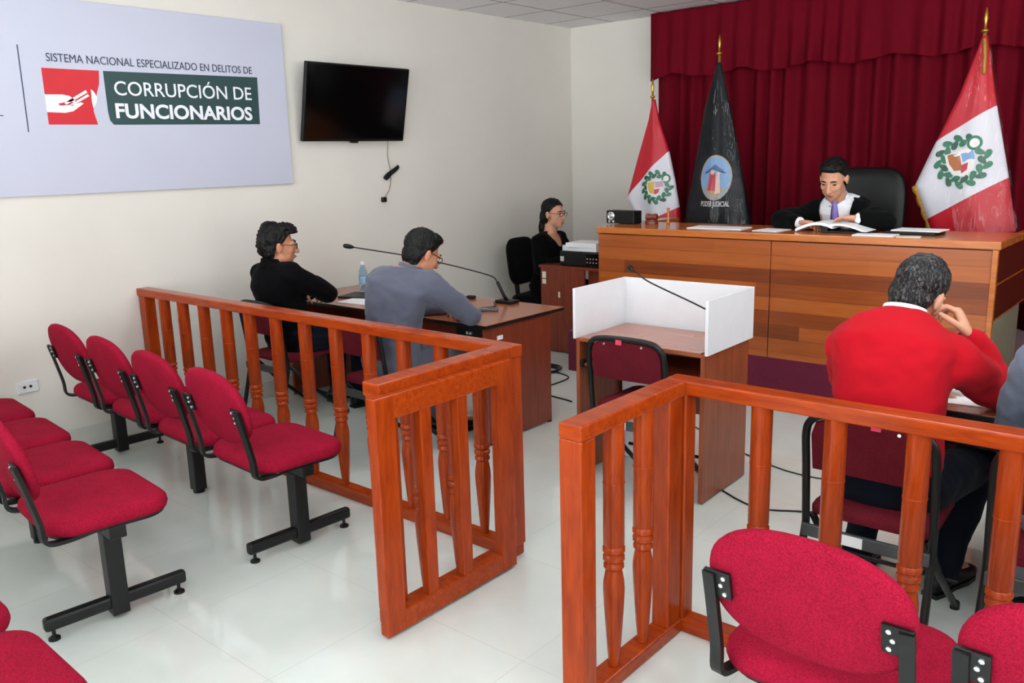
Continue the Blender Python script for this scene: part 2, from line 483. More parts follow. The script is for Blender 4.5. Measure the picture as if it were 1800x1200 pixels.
for i, (ax, c, z, ww, hh) in enumerate(FILL_WINDOWS):
    b = B()
    f_ = (lambda u, v, d: Vector((c+u, YF-.06+d, z+v))) if ax == 'front' else (lambda u, v, d: Vector((XB+.06-d, c+u, z+v)))
    def bar(u0, u1, v0, v1):
        p, q = f_(u0, v0, -.025), f_(u1, v1, .025)
        box(b, [min(m_, n_) for m_, n_ in zip(p, q)], [max(m_, n_) for m_, n_ in zip(p, q)])
    bar(-ww/2, ww/2, -hh/2, -hh/2+.05); bar(-ww/2, ww/2, hh/2-.05, hh/2)
    for u in (-ww/2, -.025, ww/2-.05): bar(u, u+.05, -hh/2+.05, hh/2-.05)
    fr_ = struct('fill_window_%d' % (i+1), b, M['white'])  # frame of a window added out of view for fill light
    b = B(); p, q = f_(-ww/2+.05, -hh/2+.05, -.003), f_(ww/2-.05, hh/2-.05, .003)
    box(b, [min(m_, n_) for m_, n_ in zip(p, q)], [max(m_, n_) for m_, n_ in zip(p, q)]); obj('pane', b, M['pane'], fr_)
b = B(); box(b, (0, YF, 0), (.012, YB, .125), .003); struct('baseboard_left', b, M['skirt'])
b = B(); box(b, (.012, YB-.012, 0), (XB, YB, .125), .003); struct('baseboard_back', b, M['skirt'])

lampwords = ['added over the camera as bounced flash', 'above the table on the right', 'over the front-row bench', 'over the lawyers at the left', 'above the front of the court', 'over the aisle end of the room', 'in the corner by the far railing']
for (lx, ly, lw), wd in zip(LAMPS, lampwords):
    t = thing('ceiling_light', 'recessed white fluorescent ceiling light '+wd, 'ceiling light', (lx, ly, H-.028), 0, 'ceiling lights')
    b = B()
    for q in ((-.6, -.3, -.57, .3), (.57, -.3, .6, .3), (-.57, -.3, .57, -.27), (-.57, .27, .57, .3)): box(b, (q[0], q[1], 0), (q[2], q[3], .028))
    obj('frame', b, M['white'], t)
    b = B(); box(b, (-.57, -.27, .012), (.57, .27, .026)); obj('diffuser', b, M['emit'], t)

# raised platform of the court bench
b = B(); box(b, (1.337, 2.722, 0), (7.2, YB-.02, .322), .004)
platform = struct('trim_1', b, M['purplecarpet'])

# ------------------------------------------------------------------ banner on the left wall
UX, UZ = Vector((0, 1, 0)), Vector((0, 0, 1))
t = thing('wall_banner', 'large pale grey banner with red and green court emblem on the left wall', 'banner', (0, 0, 0))
b = B(); box(b, (.002, -1.9, 1.526), (.022, 1.19, 2.62), .003); obj('panel', b, M['bannerp'], t)
BF = lambda x: (lambda a, z, tt: Vector((x+tt, a, z)))
def flat(name, poly, m, parent, x=.022, th=.001, label=None):
    b = B(); prism(b, poly, BF(x), 0, th); return obj(name, b, m, parent, label=label)
text_on('lettering', 'SISTEMA NACIONAL ESPECIALIZADO EN DELITOS DE', (.0235, -.413, 2.272), 1.335, .046, UX, UZ, M['signnavy'], t, 0)
flat('divider_line', [(-.563, 1.881), (-.557, 1.881), (-.553, 2.35), (-.559, 2.35)], M['signnavy'], t)
flat('dash_mark', [(-.72, 1.966), (-.678, 1.966), (-.678, 1.971), (-.72, 1.971)], M['signnavy'], t)
flat('hand_emblem', [(-.446, 2.234), (-.122, 2.236), (-.13, 2.16), (-.152, 2.102), (-.158, 2.06), (-.18, 2.02), (-.182, 2.0), (-.166, 1.926), (-.446, 1.923)], M['signred'], t)
flat('open_hand', [(-.447, 2.089), (-.35, 2.092), (-.31, 2.085), (-.27, 2.052), (-.33, 2.052), (-.38, 2.04), (-.37, 2.03), (-.30, 2.036), (-.25, 2.052), (-.235, 2.045), (-.30, 2.0), (-.345, 1.99), (-.447, 1.992)], M['signwhite'], t, .0232)
flat('banknote', [(-.345, 2.045), (-.335, 2.036), (-.206, 2.108), (-.214, 2.122)], M['signwhite'], t, .0232)
flat('banknote', [(-.315, 2.036), (-.303, 2.03), (-.198, 2.088), (-.204, 2.1)], M['signwhite'], t, .0232)
flat('pocket_hand', [(-.183, 2.128), (-.168, 2.115), (-.152, 2.085), (-.16, 2.05), (-.182, 2.02), (-.186, 2.06)], M['signwhite'], t, .0232)
flat('green_field', [(-.098, 2.236), (.96, 2.252), (.951, 1.94), (-.07, 1.926), (-.09, 1.95), (-.097, 2.0)], M['signgreen'], t)
text_on('lettering', 'CORRUPCIÓN DE', (.0238, -.043, 2.10), .945, .083, UX, UZ, M['signwhite'], t, .004)
text_on('lettering', 'FUNCIONARIOS', (.0238, -.050, 1.968), .945, .083, UX, UZ, M['signwhite'], t, .028)

# ------------------------------------------------------------------ television
t = thing('television', 'black flat television mounted on the left wall beside the banner', 'television', (0, 0, 0))
tilt = Matrix.Translation((.08, 1.738, 1.82)) @ Matrix.Rotation(math.radians(12), 4, 'Y')
b = B(); box(b, (-.03, -.485, 0), (0, .495, .555), .006, mat=tilt); obj('casing', b, M['blackp'], t)
b = B(); box(b, (0, -.472, .02), (.002, .482, .543), mat=tilt); obj('screen', b, M['screen'], t)
b = B(); box(b, (-.03, -.03, -.012), (.0, .03, .001), mat=tilt); obj('sensor', b, M['blackp'], t)
b = B(); box(b, (.002, 1.55, 1.9), (.03, 1.95, 2.25)); box(b, (.02, 1.6, 1.95), (.1, 1.64, 2.2)); box(b, (.02, 1.84, 1.95), (.1, 1.88, 2.2)); obj('wall_mount', b, M['black'], t)
t = thing('hanging_cable', 'thin cable with a bundled loop hanging under the television', 'cable', (0, 0, 0))
b = B(); tube(b, bez([(.05, 2.098, 1.84), (.015, 2.115, 1.70), (.012, 2.14, 1.576), (.012, 2.12, 1.45), (.012, 2.05, 1.375)]), .003, 6); obj('lead', b, M['greyside'], t, True)
b = B()
for k in range(5): tube(b, [Vector((.02+.003*k, 2.141+.085*math.cos(a)*(1-.06*k), 1.576+.018*math.sin(a+k*.3)+.04*math.cos(a))) for a in np.linspace(0, 2*PI, 20)[:-1]], .004, 6, True)
obj('bundle', b, M['blackp'], t, True)
b = B(); box(b, (.004, 2.025, 1.345), (.03, 2.07, 1.385), .006); obj('plug', b, M['blackp'], t)
t = thing('wall_socket', 'white double socket low on the left wall behind the benches', 'socket', (0, -.76, .441))
b = B(); box(b, (.001, -.06, -.036), (.012, .06, .036), .004); obj('plate', b, M['white'], t)
b = B()
for dy in (-.017, .017): lathe(b, [(.008, 0), (.008, .003)], (.0115, dy, 0), 10, (1, 0, 0))
obj('outlet', b, M['black'], t)

# ------------------------------------------------------------------ railings
HR = .924
BALP = [(.034, 0), (.034, .40), (.031, .405), (.036, .412), (.036, .424), (.029, .430), (.029, .434), (.035, .44), (.035, .452), (.028, .458), (.028, .462), (.033, .468), (.033, .478), (.026, .486), (.029, .50), (.034, .53), (.035, .555), (.033, .60), (.028, .68), (.023, .75), (.019, .80), (.018, .822)]
def baluster(parent, x, y, top=.876, bot=.052, sc=1.0):
    b = B(); k = (top-bot)/.822
    lathe(b, [(r*sc, top-z*k) for r, z in reversed(BALP)], (x, y, 0), 16)
    # a small turned groove ring a third of the way down
    lathe(b, [(.0345*sc, 0), (.0355*sc, .003), (.0345*sc, .006)], (x, y, top-.20), 16)
    return obj('baluster', b, M['railv'], parent, True, angle=.7)
def rail_box(name, parent, lo, hi, m='rail', bev=.006):
    b = B(); box(b, lo, hi, bev); return obj(name, b, M[m], parent)
t = thing('wooden_railing', 'long reddish wooden railing with turned balusters running from the left wall to the aisle', 'railing', (0, 0, 0))
rail_box('cap_rail', t, (.002, -.049, .876), (3.106, .033, HR))
rail_box('bottom_rail', t, (.002, -.046, 0), (3.09, .03, .054))
rail_box('post', t, (.013, -.045, .052), (.085, .028, .878), 'railv')
for x in (.26, .481, .717, .955, 1.19, 1.433, 1.686, 1.935, 2.183, 2.428, 2.668, 2.895): baluster(t, x, -.006)
rail_box('post', t, (3.03, -.045, .052), (3.10, .03, .878), 'railv')
rail_box('return_cap_rail', t, (3.018, -.742, .872), (3.1065, -.0488, HR+.0006))
rail_box('return_bottom_rail', t, (3.022, -.735, 0), (3.098, -.046, .054))
rail_box('post', t, (3.022, -.735, .052), (3.10, -.655, .874), 'railv')
for y in (-.52, -.335): baluster(t, 3.06, y)
t = thing('swing_gate', 'reddish wooden gate leaf folded back flat against the left railing end', 'gate', (0, 0, 0))
GX0, GX1 = 3.108, 3.150
rail_box('stile', t, (GX0, -.801, .012), (GX1, -.713, .891), 'railv', .004)
rail_box('stile', t, (GX0, -.178, .012), (GX1, -.091, .891), 'railv', .004)
rail_box('top_rail', t, (GX0, -.714, .805), (GX1, -.177, .8905), 'rail', .004)
rail_box('bottom_rail', t, (GX0, -.714, .012), (GX1, -.177, .09), 'rail', .004)
for y in (-.565, -.376): rail_box('bar', t, (GX0+.003, y-.027, .088), (GX1-.004, y+.027, .807), 'railv', .004)
b = B(); lathe(b, [(.006, 0), (.006, .07)], (GX1-.01, -.085, .7), 8); lathe(b, [(.006, 0), (.006, .07)], (GX1-.01, -.085, .15), 8); obj('hinge', b, M['rail'], t)

t = thing('wooden_railing', 'reddish wooden railing on the right side with return end at the aisle', 'railing', (0, 0, 0))
rail_box('cap_rail', t, (3.853, -.117, .876), (7.99, -.035, HR))
rail_box('bottom_rail', t, (3.856, -.113, 0), (7.99, -.038, .05))
rail_box('return_cap_rail', t, (3.8525, -.7155, .8755), (3.9345, -.1168, HR+.0005))
rail_box('return_bottom_rail', t, (3.856, -.64, 0), (3.931, -.112, .05))
rail_box('post', t, (3.853, -.7153, 0), (3.934, -.643, .877), 'railv')
rail_box('post', t, (3.858, -.110, .048), (3.934, -.04, .878), 'railv')
rail_box('post', t, (3.862, -.205, .048), (3.926, -.117, .878), 'railv')
for y in (-.492, -.318): baluster(t, 3.895, y)
for k in range(16): baluster(t, 4.187+.235*k, -.078)

# ------------------------------------------------------------------ beam benches
def L(th, f): return f
def bench(label, loc, rz):
    t = thing('beam_bench', label, 'bench', loc, rz, 'crimson four-seat waiting benches')
    b = B(); box(b, (-1.06, -.03, .345), (1.06, .03, .395), .004); obj('beam', b, M['black'], t)
    for k, x in enumerate((-.957, 0, .957)):
        b = B(); box(b, (x-.032, -.032, .015), (x+.032, .032, .346), .005); lg = obj('leg', b, M['black'], t)
        if k != 1:
            b = B(); box(b, (x-.02, -.262, .04), (x+.02, .262, .092), .012); obj('foot_bar', b, M['black'], t)
            for y in (-.232, .232):
                b = B(); lathe(b, [(.021, 0), (.021, .008), (.012, .014), (.007, .018), (.007, .042)], (x, y, 0), 12); obj('leveller', b, M['black'], t, True, angle=.6)
        else:
            b = B(); lathe(b, [(.03, 0), (.03, .01), (.012, .018)], (x, 0, 0), 12); obj('leveller', b, M['black'], t, True, angle=.6)
    tl = Matrix.Rotation(math.radians(14), 3, 'X')
    for i in range(4):
        x = -.8175+.545*i
        b = B(); out = rrect(.515, .44, .11, 8, .50)
        pad(b, out, [(.03, .400), (.006, .404), (0, .420), (.004, .440), (.016, .453), (.05, .461), (.12, .464), (.2, .465)], lambda a, c, z: Vector((x+a, c+.012*0, z+.012*max(0, (c+.1))*0)))
        obj('seat', b, M['crimson'], t, True, angle=1.2)
        b = B(); pad(b, rrect(.49, .41, .1, 6, .46), [(0, .390), (0, .402)], lambda a, c, z: Vector((x+a, c, z)))
        box(b, (x-.06, -.15, .366), (x+.06, .17, .391), .003); obj('seat_pan', b, M['black'], t)
        b = B(); pad(b, sellip(.238, .172, 2.35, 44), [(.2, -.022), (.09, -.022), (.02, -.020), (.005, -.014), (0, -.004), (.003, .008), (.014, .017), (.05, .023), (.12, .026), (.2, .027)],
            lambda a, c, z: Vector((x+a, -.262, .682))+tl @ Vector((a*0, z-.10*a*a*-1.2, c)))
        obj('backrest', b, M['crimson'], t, True, angle=1.2)
        for s in (-1, 1):
            xx = x+s*.222
            base = Vector((xx, -.262, .682)); o_ = lambda yy, zz: base+tl @ Vector((0, yy, zz))
            pts = bez([(xx-s*.03, -.06, .388), (xx-s*.01, -.17, .388), (xx, -.235, .405), o_(-.033, -.20), o_(-.03, -.08), o_(-.03, .025)], 5)
            b = B(); tube(b, pts, .01, sq=(.016, .007)); br = obj('back_bracket', b, M['black'], t)
            b = B(); mt = Matrix.Translation(base) @ tl.to_4x4()
            box(b, (-.014 if s < 0 else -.052, -.031, -.045), (.052 if s < 0 else .014, -.021, .03), .002, mat=mt); obj('plate', b, M['black'], br)
            b = B()
            for zz, dx in ((.016, .036), (-.006, .028), (-.03, .036)):
                lathe(b, [(.006, 0), (.006, .004), (.003, .006)], base+tl @ Vector((-s*dx, -.031, zz)), 8, tl @ Vector((0, -1, 0)))
            obj('bolt', b, M['chrome'], br)
    return t
bench('crimson four-seat bench directly in front of the left railing', (1.276, -.453, 0), -.053)
bench('crimson four-seat bench second from the left railing, one whole end seat showing', (1.231, -1.223, 0), -.089)
bench('crimson bench at the lower left corner, only dark seat fronts in frame', (2.26, -2.03, 0), -.03)
bench('crimson four-seat bench close to the camera behind the right railing', (5.455, -.575, 0), 0)

# ------------------------------------------------------------------ folding chairs
def folding_chair(label, loc, rz, tagc=None):
    t = thing('folding_chair', label, 'chair', loc, rz, 'maroon padded folding chairs')
    b = B()
    top = [(-.206, -.185, .40), (-.206, -.195, .50), (-.205, -.21, .62), (-.203, -.228, .74), (-.18, -.238, .79), (-.13, -.242, .812), (0, -.244, .818), (.13, -.242, .812), (.18, -.238, .79), (.203, -.228, .74), (.205, -.21, .62), (.206, -.195, .50), (.206, -.185, .40)]
    pts = [Vector((-.212, -.285, .012)), Vector((-.209, -.235, .20))]+bez(top, 5)+[Vector((.209, -.235, .20)), Vector((.212, -.285, .012))]
    tube(b, pts, .0135, 10); obj('back_frame', b, M['black'], t, True)
    for s in (-1, 1):
        b = B(); tube(b, [(s*.188, -.17, .425), (s*.19, .0, .24), (s*.195, .262, .012)], .0125, 8); obj('front_leg', b, M['black'], t, True)
        for y, x in ((.262, .195), (-.285, .212)):
            b = B(); lathe(b, [(.017, 0), (.017, .025), (.014, .03)], (s*x, y, 0), 10); obj('foot_cap', b, M['blackp'], t)
    b = B(); box(b, (-.206, -.224, .362), (.206, -.208, .406), .003); obj('crossbar', b, M['gunmetal'], t)
    b = B(); tube(b, [(-.21, .19, .14), (.21, .19, .14)], .009, 8); obj('crossbar', b, M['black'], t, True)
    b = B(); pad(b, rrect(.37, .40, .05, 5, .40), [(.02, .430), (0, .435), (0, .455), (.01, .470), (.05, .480), (.12, .483)], lambda a, c, z: Vector((a, c+.01, z))); obj('seat', b, M['maroon'], t, True, angle=1.2)
    # upholstered back with curved top following the frame
    b = B(); o2 = [(-.185, -.10), (.185, -.10), (.188, .03), (.172, .075), (.12, .098), (0, .104), (-.12, .098), (-.172, .075), (-.188, .03)]
    tl = Matrix.Rotation(math.radians(9), 3, 'X')
    pad(b, o2, [(.02, -.016), (.004, -.014), (0, 0), (.006, .014), (.05, .02)], lambda a, c, z: Vector((0, -.222, .705))+tl @ Vector((a, z+.25*a*a, c))); obj('backrest', b, M['maroon'], t, True, angle=1.0)
    b = B()
    for x in (-.1, .1): lathe(b, [(.006, 0), (.006, .003)], (x, -.254, .79), 8, (0, -1, 0))
    for s in (-1, 1): lathe(b, [(.006, 0), (.006, .003)], (s*.203, -.222, .66), 8, (0, -1, 0))
    obj('bolt', b, M['chrome'], t)
    if tagc:
        b = B(); box(b, (tagc-.015, -.2615, .792), (tagc+.015, -.2555, .815)); obj('sticker', b, M['pink'], t)
        b = B(); box(b, (-.07, -.227, .366), (.0, -.2235, .402)); obj('label_strip', b, M['paper'], t)
    return t
folding_chair('maroon folding chair in front of the white witness booth', (3.12, .985, 0), .06, -.02)
folding_chair('maroon folding chair under the person in the red sweater', (4.45, .375, 0), 0, .03)
folding_chair('maroon folding chair under the person in the black jacket', (.60, .66, 0), 0)
folding_chair('maroon folding chair under the person in the grey suit', (1.63, .60, 0), -.03)
folding_chair('maroon folding chair at the right frame edge under the person in slate jacket', (5.02, .36, 0), 0)
folding_chair('empty maroon folding chair beyond the right table near the court bench end', (4.80, 1.74, 0), PI)

# ------------------------------------------------------------------ lawyers' table at the left
DT = .732
t = thing('lawyers_table', 'long reddish laminate table before the two seated men at the left', 'table', (0, 0, 0))
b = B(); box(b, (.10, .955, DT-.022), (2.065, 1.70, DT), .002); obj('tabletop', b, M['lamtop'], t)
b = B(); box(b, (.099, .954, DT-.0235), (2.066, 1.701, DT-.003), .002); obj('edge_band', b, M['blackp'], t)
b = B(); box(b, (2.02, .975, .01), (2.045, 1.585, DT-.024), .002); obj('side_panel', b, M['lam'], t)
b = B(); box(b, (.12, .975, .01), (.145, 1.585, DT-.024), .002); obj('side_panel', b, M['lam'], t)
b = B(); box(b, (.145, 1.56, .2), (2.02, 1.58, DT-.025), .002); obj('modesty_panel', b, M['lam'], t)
b = B(); box(b, (1.80, .985, .56), (2.018, 1.45, DT-.026), .003); dr = obj('drawer', b, M['blackp'], t)
b = B()
for dx in (1.90, 1.925): lathe(b, [(.008, 0), (.009, .012)], (dx, .985, .67), 10, (0, -1, 0))
obj('lock', b, M['chrome'], dr)
b = B(); box(b, (2.045, 1.075, .625), (2.047, 1.125, .65)); obj('label_strip', b, M['paper'], t)
for y in (.99, 1.57):
    b = B(); lathe(b, [(.018, 0), (.018, .012)], (2.032, y, 0), 10); obj('foot', b, M['blackp'], t)

def tagged(name, bm, m, label, cat, smooth=False, group=None):
    return tag(obj(name, bm, m, None, smooth), label, cat, group)
def sheet(name, c, w, h, rz, label, z=DT, th=.002, m='paper', group=None):
    b = B(); box(b, (-w/2, -h/2, 0), (w/2, h/2, th))
    o = tagged(name, b, M[m], label, 'paper' if m == 'paper' else 'folder', group=group); o.location = (c[0], c[1], z+.0005); o.rotation_euler = (0, 0, rz); return o
sheet('paper_sheet', (.82, 1.20), .42, .30, .15, 'white paper on the left table between the two men', th=.004)
sheet('document_folder', (.60, 1.30), .30, .22, .3, 'dark folder on the left table past the white paper', m='blackp', th=.012)
t = thing('water_bottle', 'small clear water bottle on the left table before the man in black', 'bottle', (.42, 1.45, DT+.001))
b = B(); lathe(b, [(.030, 0), (.033, .006), (.032, .05), (.033, .09), (.032, .13), (.028, .155), (.014, .19), (.013, .2)], seg=18); obj('bottle_body', b, M['bottle'], t, True)
b = B(); lathe(b, [(.015, .198), (.016, .202), (.016, .22), (.012, .222)], seg=14); obj('cap', b, M['paper'], t, True, angle=.8)
b = B(); lathe(b, [(.0335, .06), (.0338, .062), (.0338, .112), (.0335, .115)], seg=18); obj('wrapper', b, plain('bottle_wrap', (150, 185, 215), .4), t, True)
# gooseneck microphone
def micro(label, base, pts, foot=True):
    t = thing('gooseneck_microphone', label, 'microphone', (0, 0, 0))
    b = B()
    tube(b, bez(pts, 8), .0042, 8); obj('gooseneck', b, M['black'], t, True)
    d = (Vector(pts[-1])-Vector(pts[-2])).normalized()
    b = B(); lathe(b, [(.006, -.02), (.012, -.005), (.015, .012), (.015, .03), (.011, .045), (.004, .05)], pts[-1], 12, d); obj('foam_head', b, M['blackp'], t, True)
    if foot:
        p0 = Vector(base)
        b = B(); box(b, p0+Vector((-.07, -.045, 0)), p0+Vector((.07, .045, .022)), .006); obj('base', b, M['blackp'], t)
        b = B(); tube(b, [p0+Vector((0, 0, .02)), Vector(pts[0]), Vector(pts[1])], .011, 10); obj('stem', b, M['blackp'], t, True)
    return t
micro('tall gooseneck microphone on the left table bending over the men', (1.66, 1.62, DT), [(1.655, 1.60, .78), (1.61, 1.585, .875), (1.53, 1.55, .925), (1.2, 1.28, 1.04), (.98, .90, 1.14)])
b = B(); tube(b, bez([(1.58, 1.58, DT+.006), (1.70, 1.45, DT+.006), (1.66, 1.36, DT+.006), (1.72, 1.34, DT+.006)]), .004, 6)
tagged('microphone_lead', b, M['black'], 'short black lead on the left table beside the microphone base', 'cable', True)
t = thing('voice_recorder', 'small grey handheld recorder lying on the left table near the aisle end', 'recorder', (1.75, 1.33, DT+.001), .7)
b = B(); box(b, (-.065, -.024, 0), (.065, .024, .018), .005); obj('body', b, plain('recorder_grey', (92, 94, 98), .35), t)
b = B(); box(b, (.0, -.016, .018), (.05, .016, .0195)); obj('display', b, M['screen'], t)
b = B(); box(b, (-.03, -.02, 0), (.03, .02, .02), .006); o = tagged('computer_mouse', b, M['blackp'], 'small black clip near the back edge of the left table', 'clip'); o.name = 'bulldog_clip'; o.location = (1.33, 1.63, DT+.001)

# ------------------------------------------------------------------ witness booth
t = thing('witness_booth', 'small wooden table with white three-sided privacy screen at the centre', 'booth', (3.088, 1.168, 0), .012)
bx, by = .366, .24
b = B(); box(b, (-bx+.02, -by, DT-.002), (bx-.02, by-.02, DT+.02), .002); obj('tabletop', b, M['lamtop'], t)
for s in (-1, 1):
    b = B(); box(b, (s*bx-(.022 if s > 0 else 0), -by, .008), (s*bx+(0 if s > 0 else .022), by, .745), .002); obj('side_panel', b, M['witwood'], t)
    b = B(); box(b, (s*bx-(.0 if s > 0 else .016), -by-.004, .742), (s*bx+(.016 if s > 0 else 0), by+.016, 1.004), .002); obj('screen_panel', b, M['white'], t)
b = B(); box(b, (-bx, by, .742), (bx, by+.016, 1.004), .002); obj('screen_panel', b, M['white'], t)
b = B(); box(b, (-bx+.02, by-.03, .30), (bx-.02, by-.015, DT), .002); obj('back_panel', b, M['witwood'], t)
b = B(); box(b, (-bx+.024, -by+.01, .60), (bx-.024, by-.08, .618), .002); obj('keyboard_tray', b, M['lam'], t)
for s in (-1, 1):
    b = B(); box(b, (s*(bx-.0345)-.0105, -by, .595), (s*(bx-.0345)+.0105, by-.1, .63)); obj('tray_runner', b, M['black'], t)
b = B(); box(b, (-.145, -.03, .001), (.145, .0, .56), .004); o = tagged('white_board', b, M['white'], 'white board standing under the witness booth table', 'board'); o.location = (2.905, 1.335, 0)
micro('thin gooseneck microphone bent across the white witness screen', (3.40, 1.1, .95), [(3.43, .98, .955), (3.32, 1.03, .975), (3.0, 1.2, 1.02), (2.86, 1.30, 1.045), (2.80, 1.34, 1.06)], False)

# ------------------------------------------------------------------ court bench (judge's desk) on the platform
P0 = .3225
t = thing('judge_bench', 'large wooden court bench with horizontal boards on the raised platform', 'desk', (0, 0, 0))
x0, x1, y0, y1, zt = 1.634, 4.293, 2.722, 3.29, 1.145
xs = 2.985
b = B(); box(b, (x0, y0, P0), (xs-.003, y0+.025, zt-.05), .002); obj('front_panel', b, M['planks'], t)
b = B(); box(b, (xs+.003, y0, P0), (x1-.03, y0+.025, zt-.05), .002); obj('front_panel', b, M['planks'], t)
b = B(); box(b, (x0-.012, y0-.012, zt-.045), (x1+.012, y1, zt), .005); obj('top', b, M['desktopjudge'], t)
b = B(); box(b, (x1-.03, y0-.006, P0), (x1, y0+.03, zt-.046), .003); obj('corner_trim', b, M['desktopjudge'], t)
b = B(); box(b, (x0, y0+.026, P0), (x0+.025, y1-.02, zt-.046), .002); obj('side_panel', b, M['planks'], t)
dk = wood('dark_side_boards', (64, 26, 14), (92, 40, 20), (4, 40, 40), .3, .3)
for z0, z1 in ((.905, 1.095), (.70, .895)):
    b = B(); box(b, (x1-.025, y0+.03, z0), (x1-.002, 3.9, z1), .002); obj('side_board', b, dk, t)
b = B(); box(b, (x1-.03, y0+.03, .895), (x1-.003, 3.9, .905)); box(b, (x1-.03, y0+.03, .69), (x1-.003, 3.9, .70)); obj('batten', b, M['desktopjudge'], t)
b = B(); box(b, (x1-.026, y0+.03, P0), (x1-.004, 3.5, .69)); obj('lower_side_panel', b, M['greyside'], t)
b = B(); box(b, (x1-.026, y1, zt-.045), (x1+.012, 3.92, zt), .004); obj('side_top', b, M['desktopjudge'], t)
b = B(); box(b, (x0-.012, y1, zt-.045), (x0+.10, 3.75, zt), .004); obj('side_top', b, M['desktopjudge'], t)

t = thing('ring_binder', 'open black binder of white pages before the judge', 'binder', (3.3, 3.0, zt+.001))
b = B(); box(b, (-.05, -.13, 0), (.25, .12, .012), .003); box(b, (-.05, -.13, .012), (-.01, .12, .04)); obj('cover', b, M['blackp'], t)
def page(bm, x0, x1, y0, y1, h, n=14, th=.012):
    r0, r1 = [], []
    for k in range(n+1):
        u = k/n; x = x0+(x1-x0)*u
        z = h(u)
        r0.append((x, z)); 
    top = [Vector((x, y0, z)) for x, z in r0]; 
    ring = [[Vector((x, y, z)) for x, z in r0]+[Vector((x, y, z-th)) for x, z in reversed(r0)] for y in (y0, y1)]
    rings(bm, ring)
b = B(); page(b, -.22, .02, -.13, .1, lambda u: .02+.045*math.sin(u*2.6), th=.018); obj('page_stack', b, M['paper'], t, True, angle=.6)
b = B(); page(b, .0, .23, -.12, .11, lambda u: .055-.03*u+.012*math.sin(u*4), th=.012); obj('page_stack', b, M['paper'], t, True, angle=.6)
sheet('loose_papers', (2.50, 2.95), .40, .20, .05, 'white papers lying flat on the court bench below the black flag', zt, .006)
sheet('loose_papers', (2.90, 2.92), .18, .20, -.1, 'small white paper on the court bench left of the judge', zt, .004)
sheet('loose_papers', (3.60, 2.83), .24, .14, .03, 'white papers on the court bench edge right of the binder', zt, .006)
t = thing('document_folder', 'dark folder with white pages near the large flag on the court bench', 'folder', (3.78, 3.02, zt+.001), -.05)
b = B(); box(b, (-.15, -.1, 0), (.14, .1, .02), .003); obj('cover', b, M['blackp'], t)
b = B(); box(b, (-.12, -.09, .02), (.16, .1, .026)); obj('pages', b, M['paper'], t)
sheet('envelope', (3.80, 2.80), .13, .10, .2, 'small manila envelope on the court bench beside the folder', zt, .003, 'cream')
t = thing('desk_radio', 'black radio with round silver dial on the left end of the court bench', 'radio', (1.64, 3.06, zt+.001), -.1)
b = B(); box(b, (-.135, -.05, 0), (.135, .05, .10), .006); obj('body', b, M['blackp'], t)
b = B(); lathe(b, [(.034, 0), (.034, .006), (.026, .009), (.02, .006), (.012, .01)], (-.085, -.05, .058), 18, (0, -1, 0)); obj('dial', b, M['chrome'], t, True, angle=.5)
b = B(); lathe(b, [(.01, 0), (.01, .008)], (-.10, -.05, .016), 10, (0, -1, 0)); lathe(b, [(.01, 0), (.01, .008)], (-.06, -.05, .016), 10, (0, -1, 0)); obj('knob', b, M['chrome'], t)
t = thing('gavel', 'wooden gavel standing on its block below the small flag', 'gavel', (1.93, 3.10, zt+.001), .2)
b = B(); lathe(b, [(.05, 0), (.05, .02), (.045, .025)], (-.06, 0, 0), 20); obj('sound_block', b, M['lam'], t, True, angle=.6)
b = B(); lathe(b, [(.02, -.045), (.026, -.04), (.026, -.02), (.022, -.015), (.022, .015), (.026, .02), (.026, .04), (.02, .045)], (-.06, 0, .052), 16, (1, 0, 0)); obj('head', b, M['lam'], t, True, angle=.6)
b = B(); lathe(b, [(.012, 0), (.014, .01), (.01, .05), (.009, .10), (.012, .115), (.006, .12)], (.06, .03, 0), 12); obj('handle', b, M['desktopjudge'], t, True)

# ------------------------------------------------------------------ clerk's desk, printer, chair
t = thing('clerk_desk', 'reddish laminate desk with white stickers beside the court bench at the back left', 'desk', (0, 0, 0))
b = B(); box(b, (.70, 3.165, .735), (1.62, 3.95, .757), .002); obj('tabletop', b, M['lam'], t)
b = B(); box(b, (.718, 3.172, .012), (1.18, 3.19, .735), .001); obj('front_panel', b, M['lam'], t)
b = B(); box(b, (1.18, 3.23, .012), (1.60, 3.25, .735)); obj('inner_panel', b, M['lam'], t)
b = B(); box(b, (1.58, 3.25, .012), (1.598, 3.93, .735)); obj('side_panel', b, M['lam'], t)
b = B(); box(b, (.735, 3.1705, .645), (.775, 3.172, .70)); box(b, (.735, 3.1705, .595), (.775, 3.172, .636)); obj('sticker', b, M['cream'], t)
b = B(); box(b, (.905, 3.1705, .485), (.925, 3.172, .535)); obj('tag_mark', b, M['cream'], t)
t = thing('printer', 'black desktop printer on the clerk desk under a pile of paper', 'printer', (1.10, 3.36, .758))
b = B(); box(b, (-.205, -.15, 0), (.205, .16, .125), .012); obj('body', b, M['blackp'], t)
b = B(); box(b, (.07, -.156, .02), (.195, -.148, .115), .004); obj('control_panel', b, M['screen'], t)
b = B(); [lathe(b, [(.007, 0), (.007, .003)], (.09+.03*i, -.156, .04+.03*j), 8, (0, -1, 0)) for i in range(4) for j in range(2)]; obj('button', b, M['chrome'], t)
b = B(); box(b, (-.195, -.155, .035), (-.155, -.149, .08), .003); obj('badge', b, M['chrome'], t)
t = thing('paper_stack', 'thick stack of white papers on top of the black printer', 'papers', (1.12, 3.36, .884))
b = B(); box(b, (-.16, -.13, 0), (.14, .12, .035)); obj('lower_stack', b, M['paper'], t)
b = B(); box(b, (-.17, -.14, .035), (.12, .11, .07), .001, mat=Matrix.Rotation(.12, 4, 'Z')); obj('upper_stack', b, M['paper'], t)
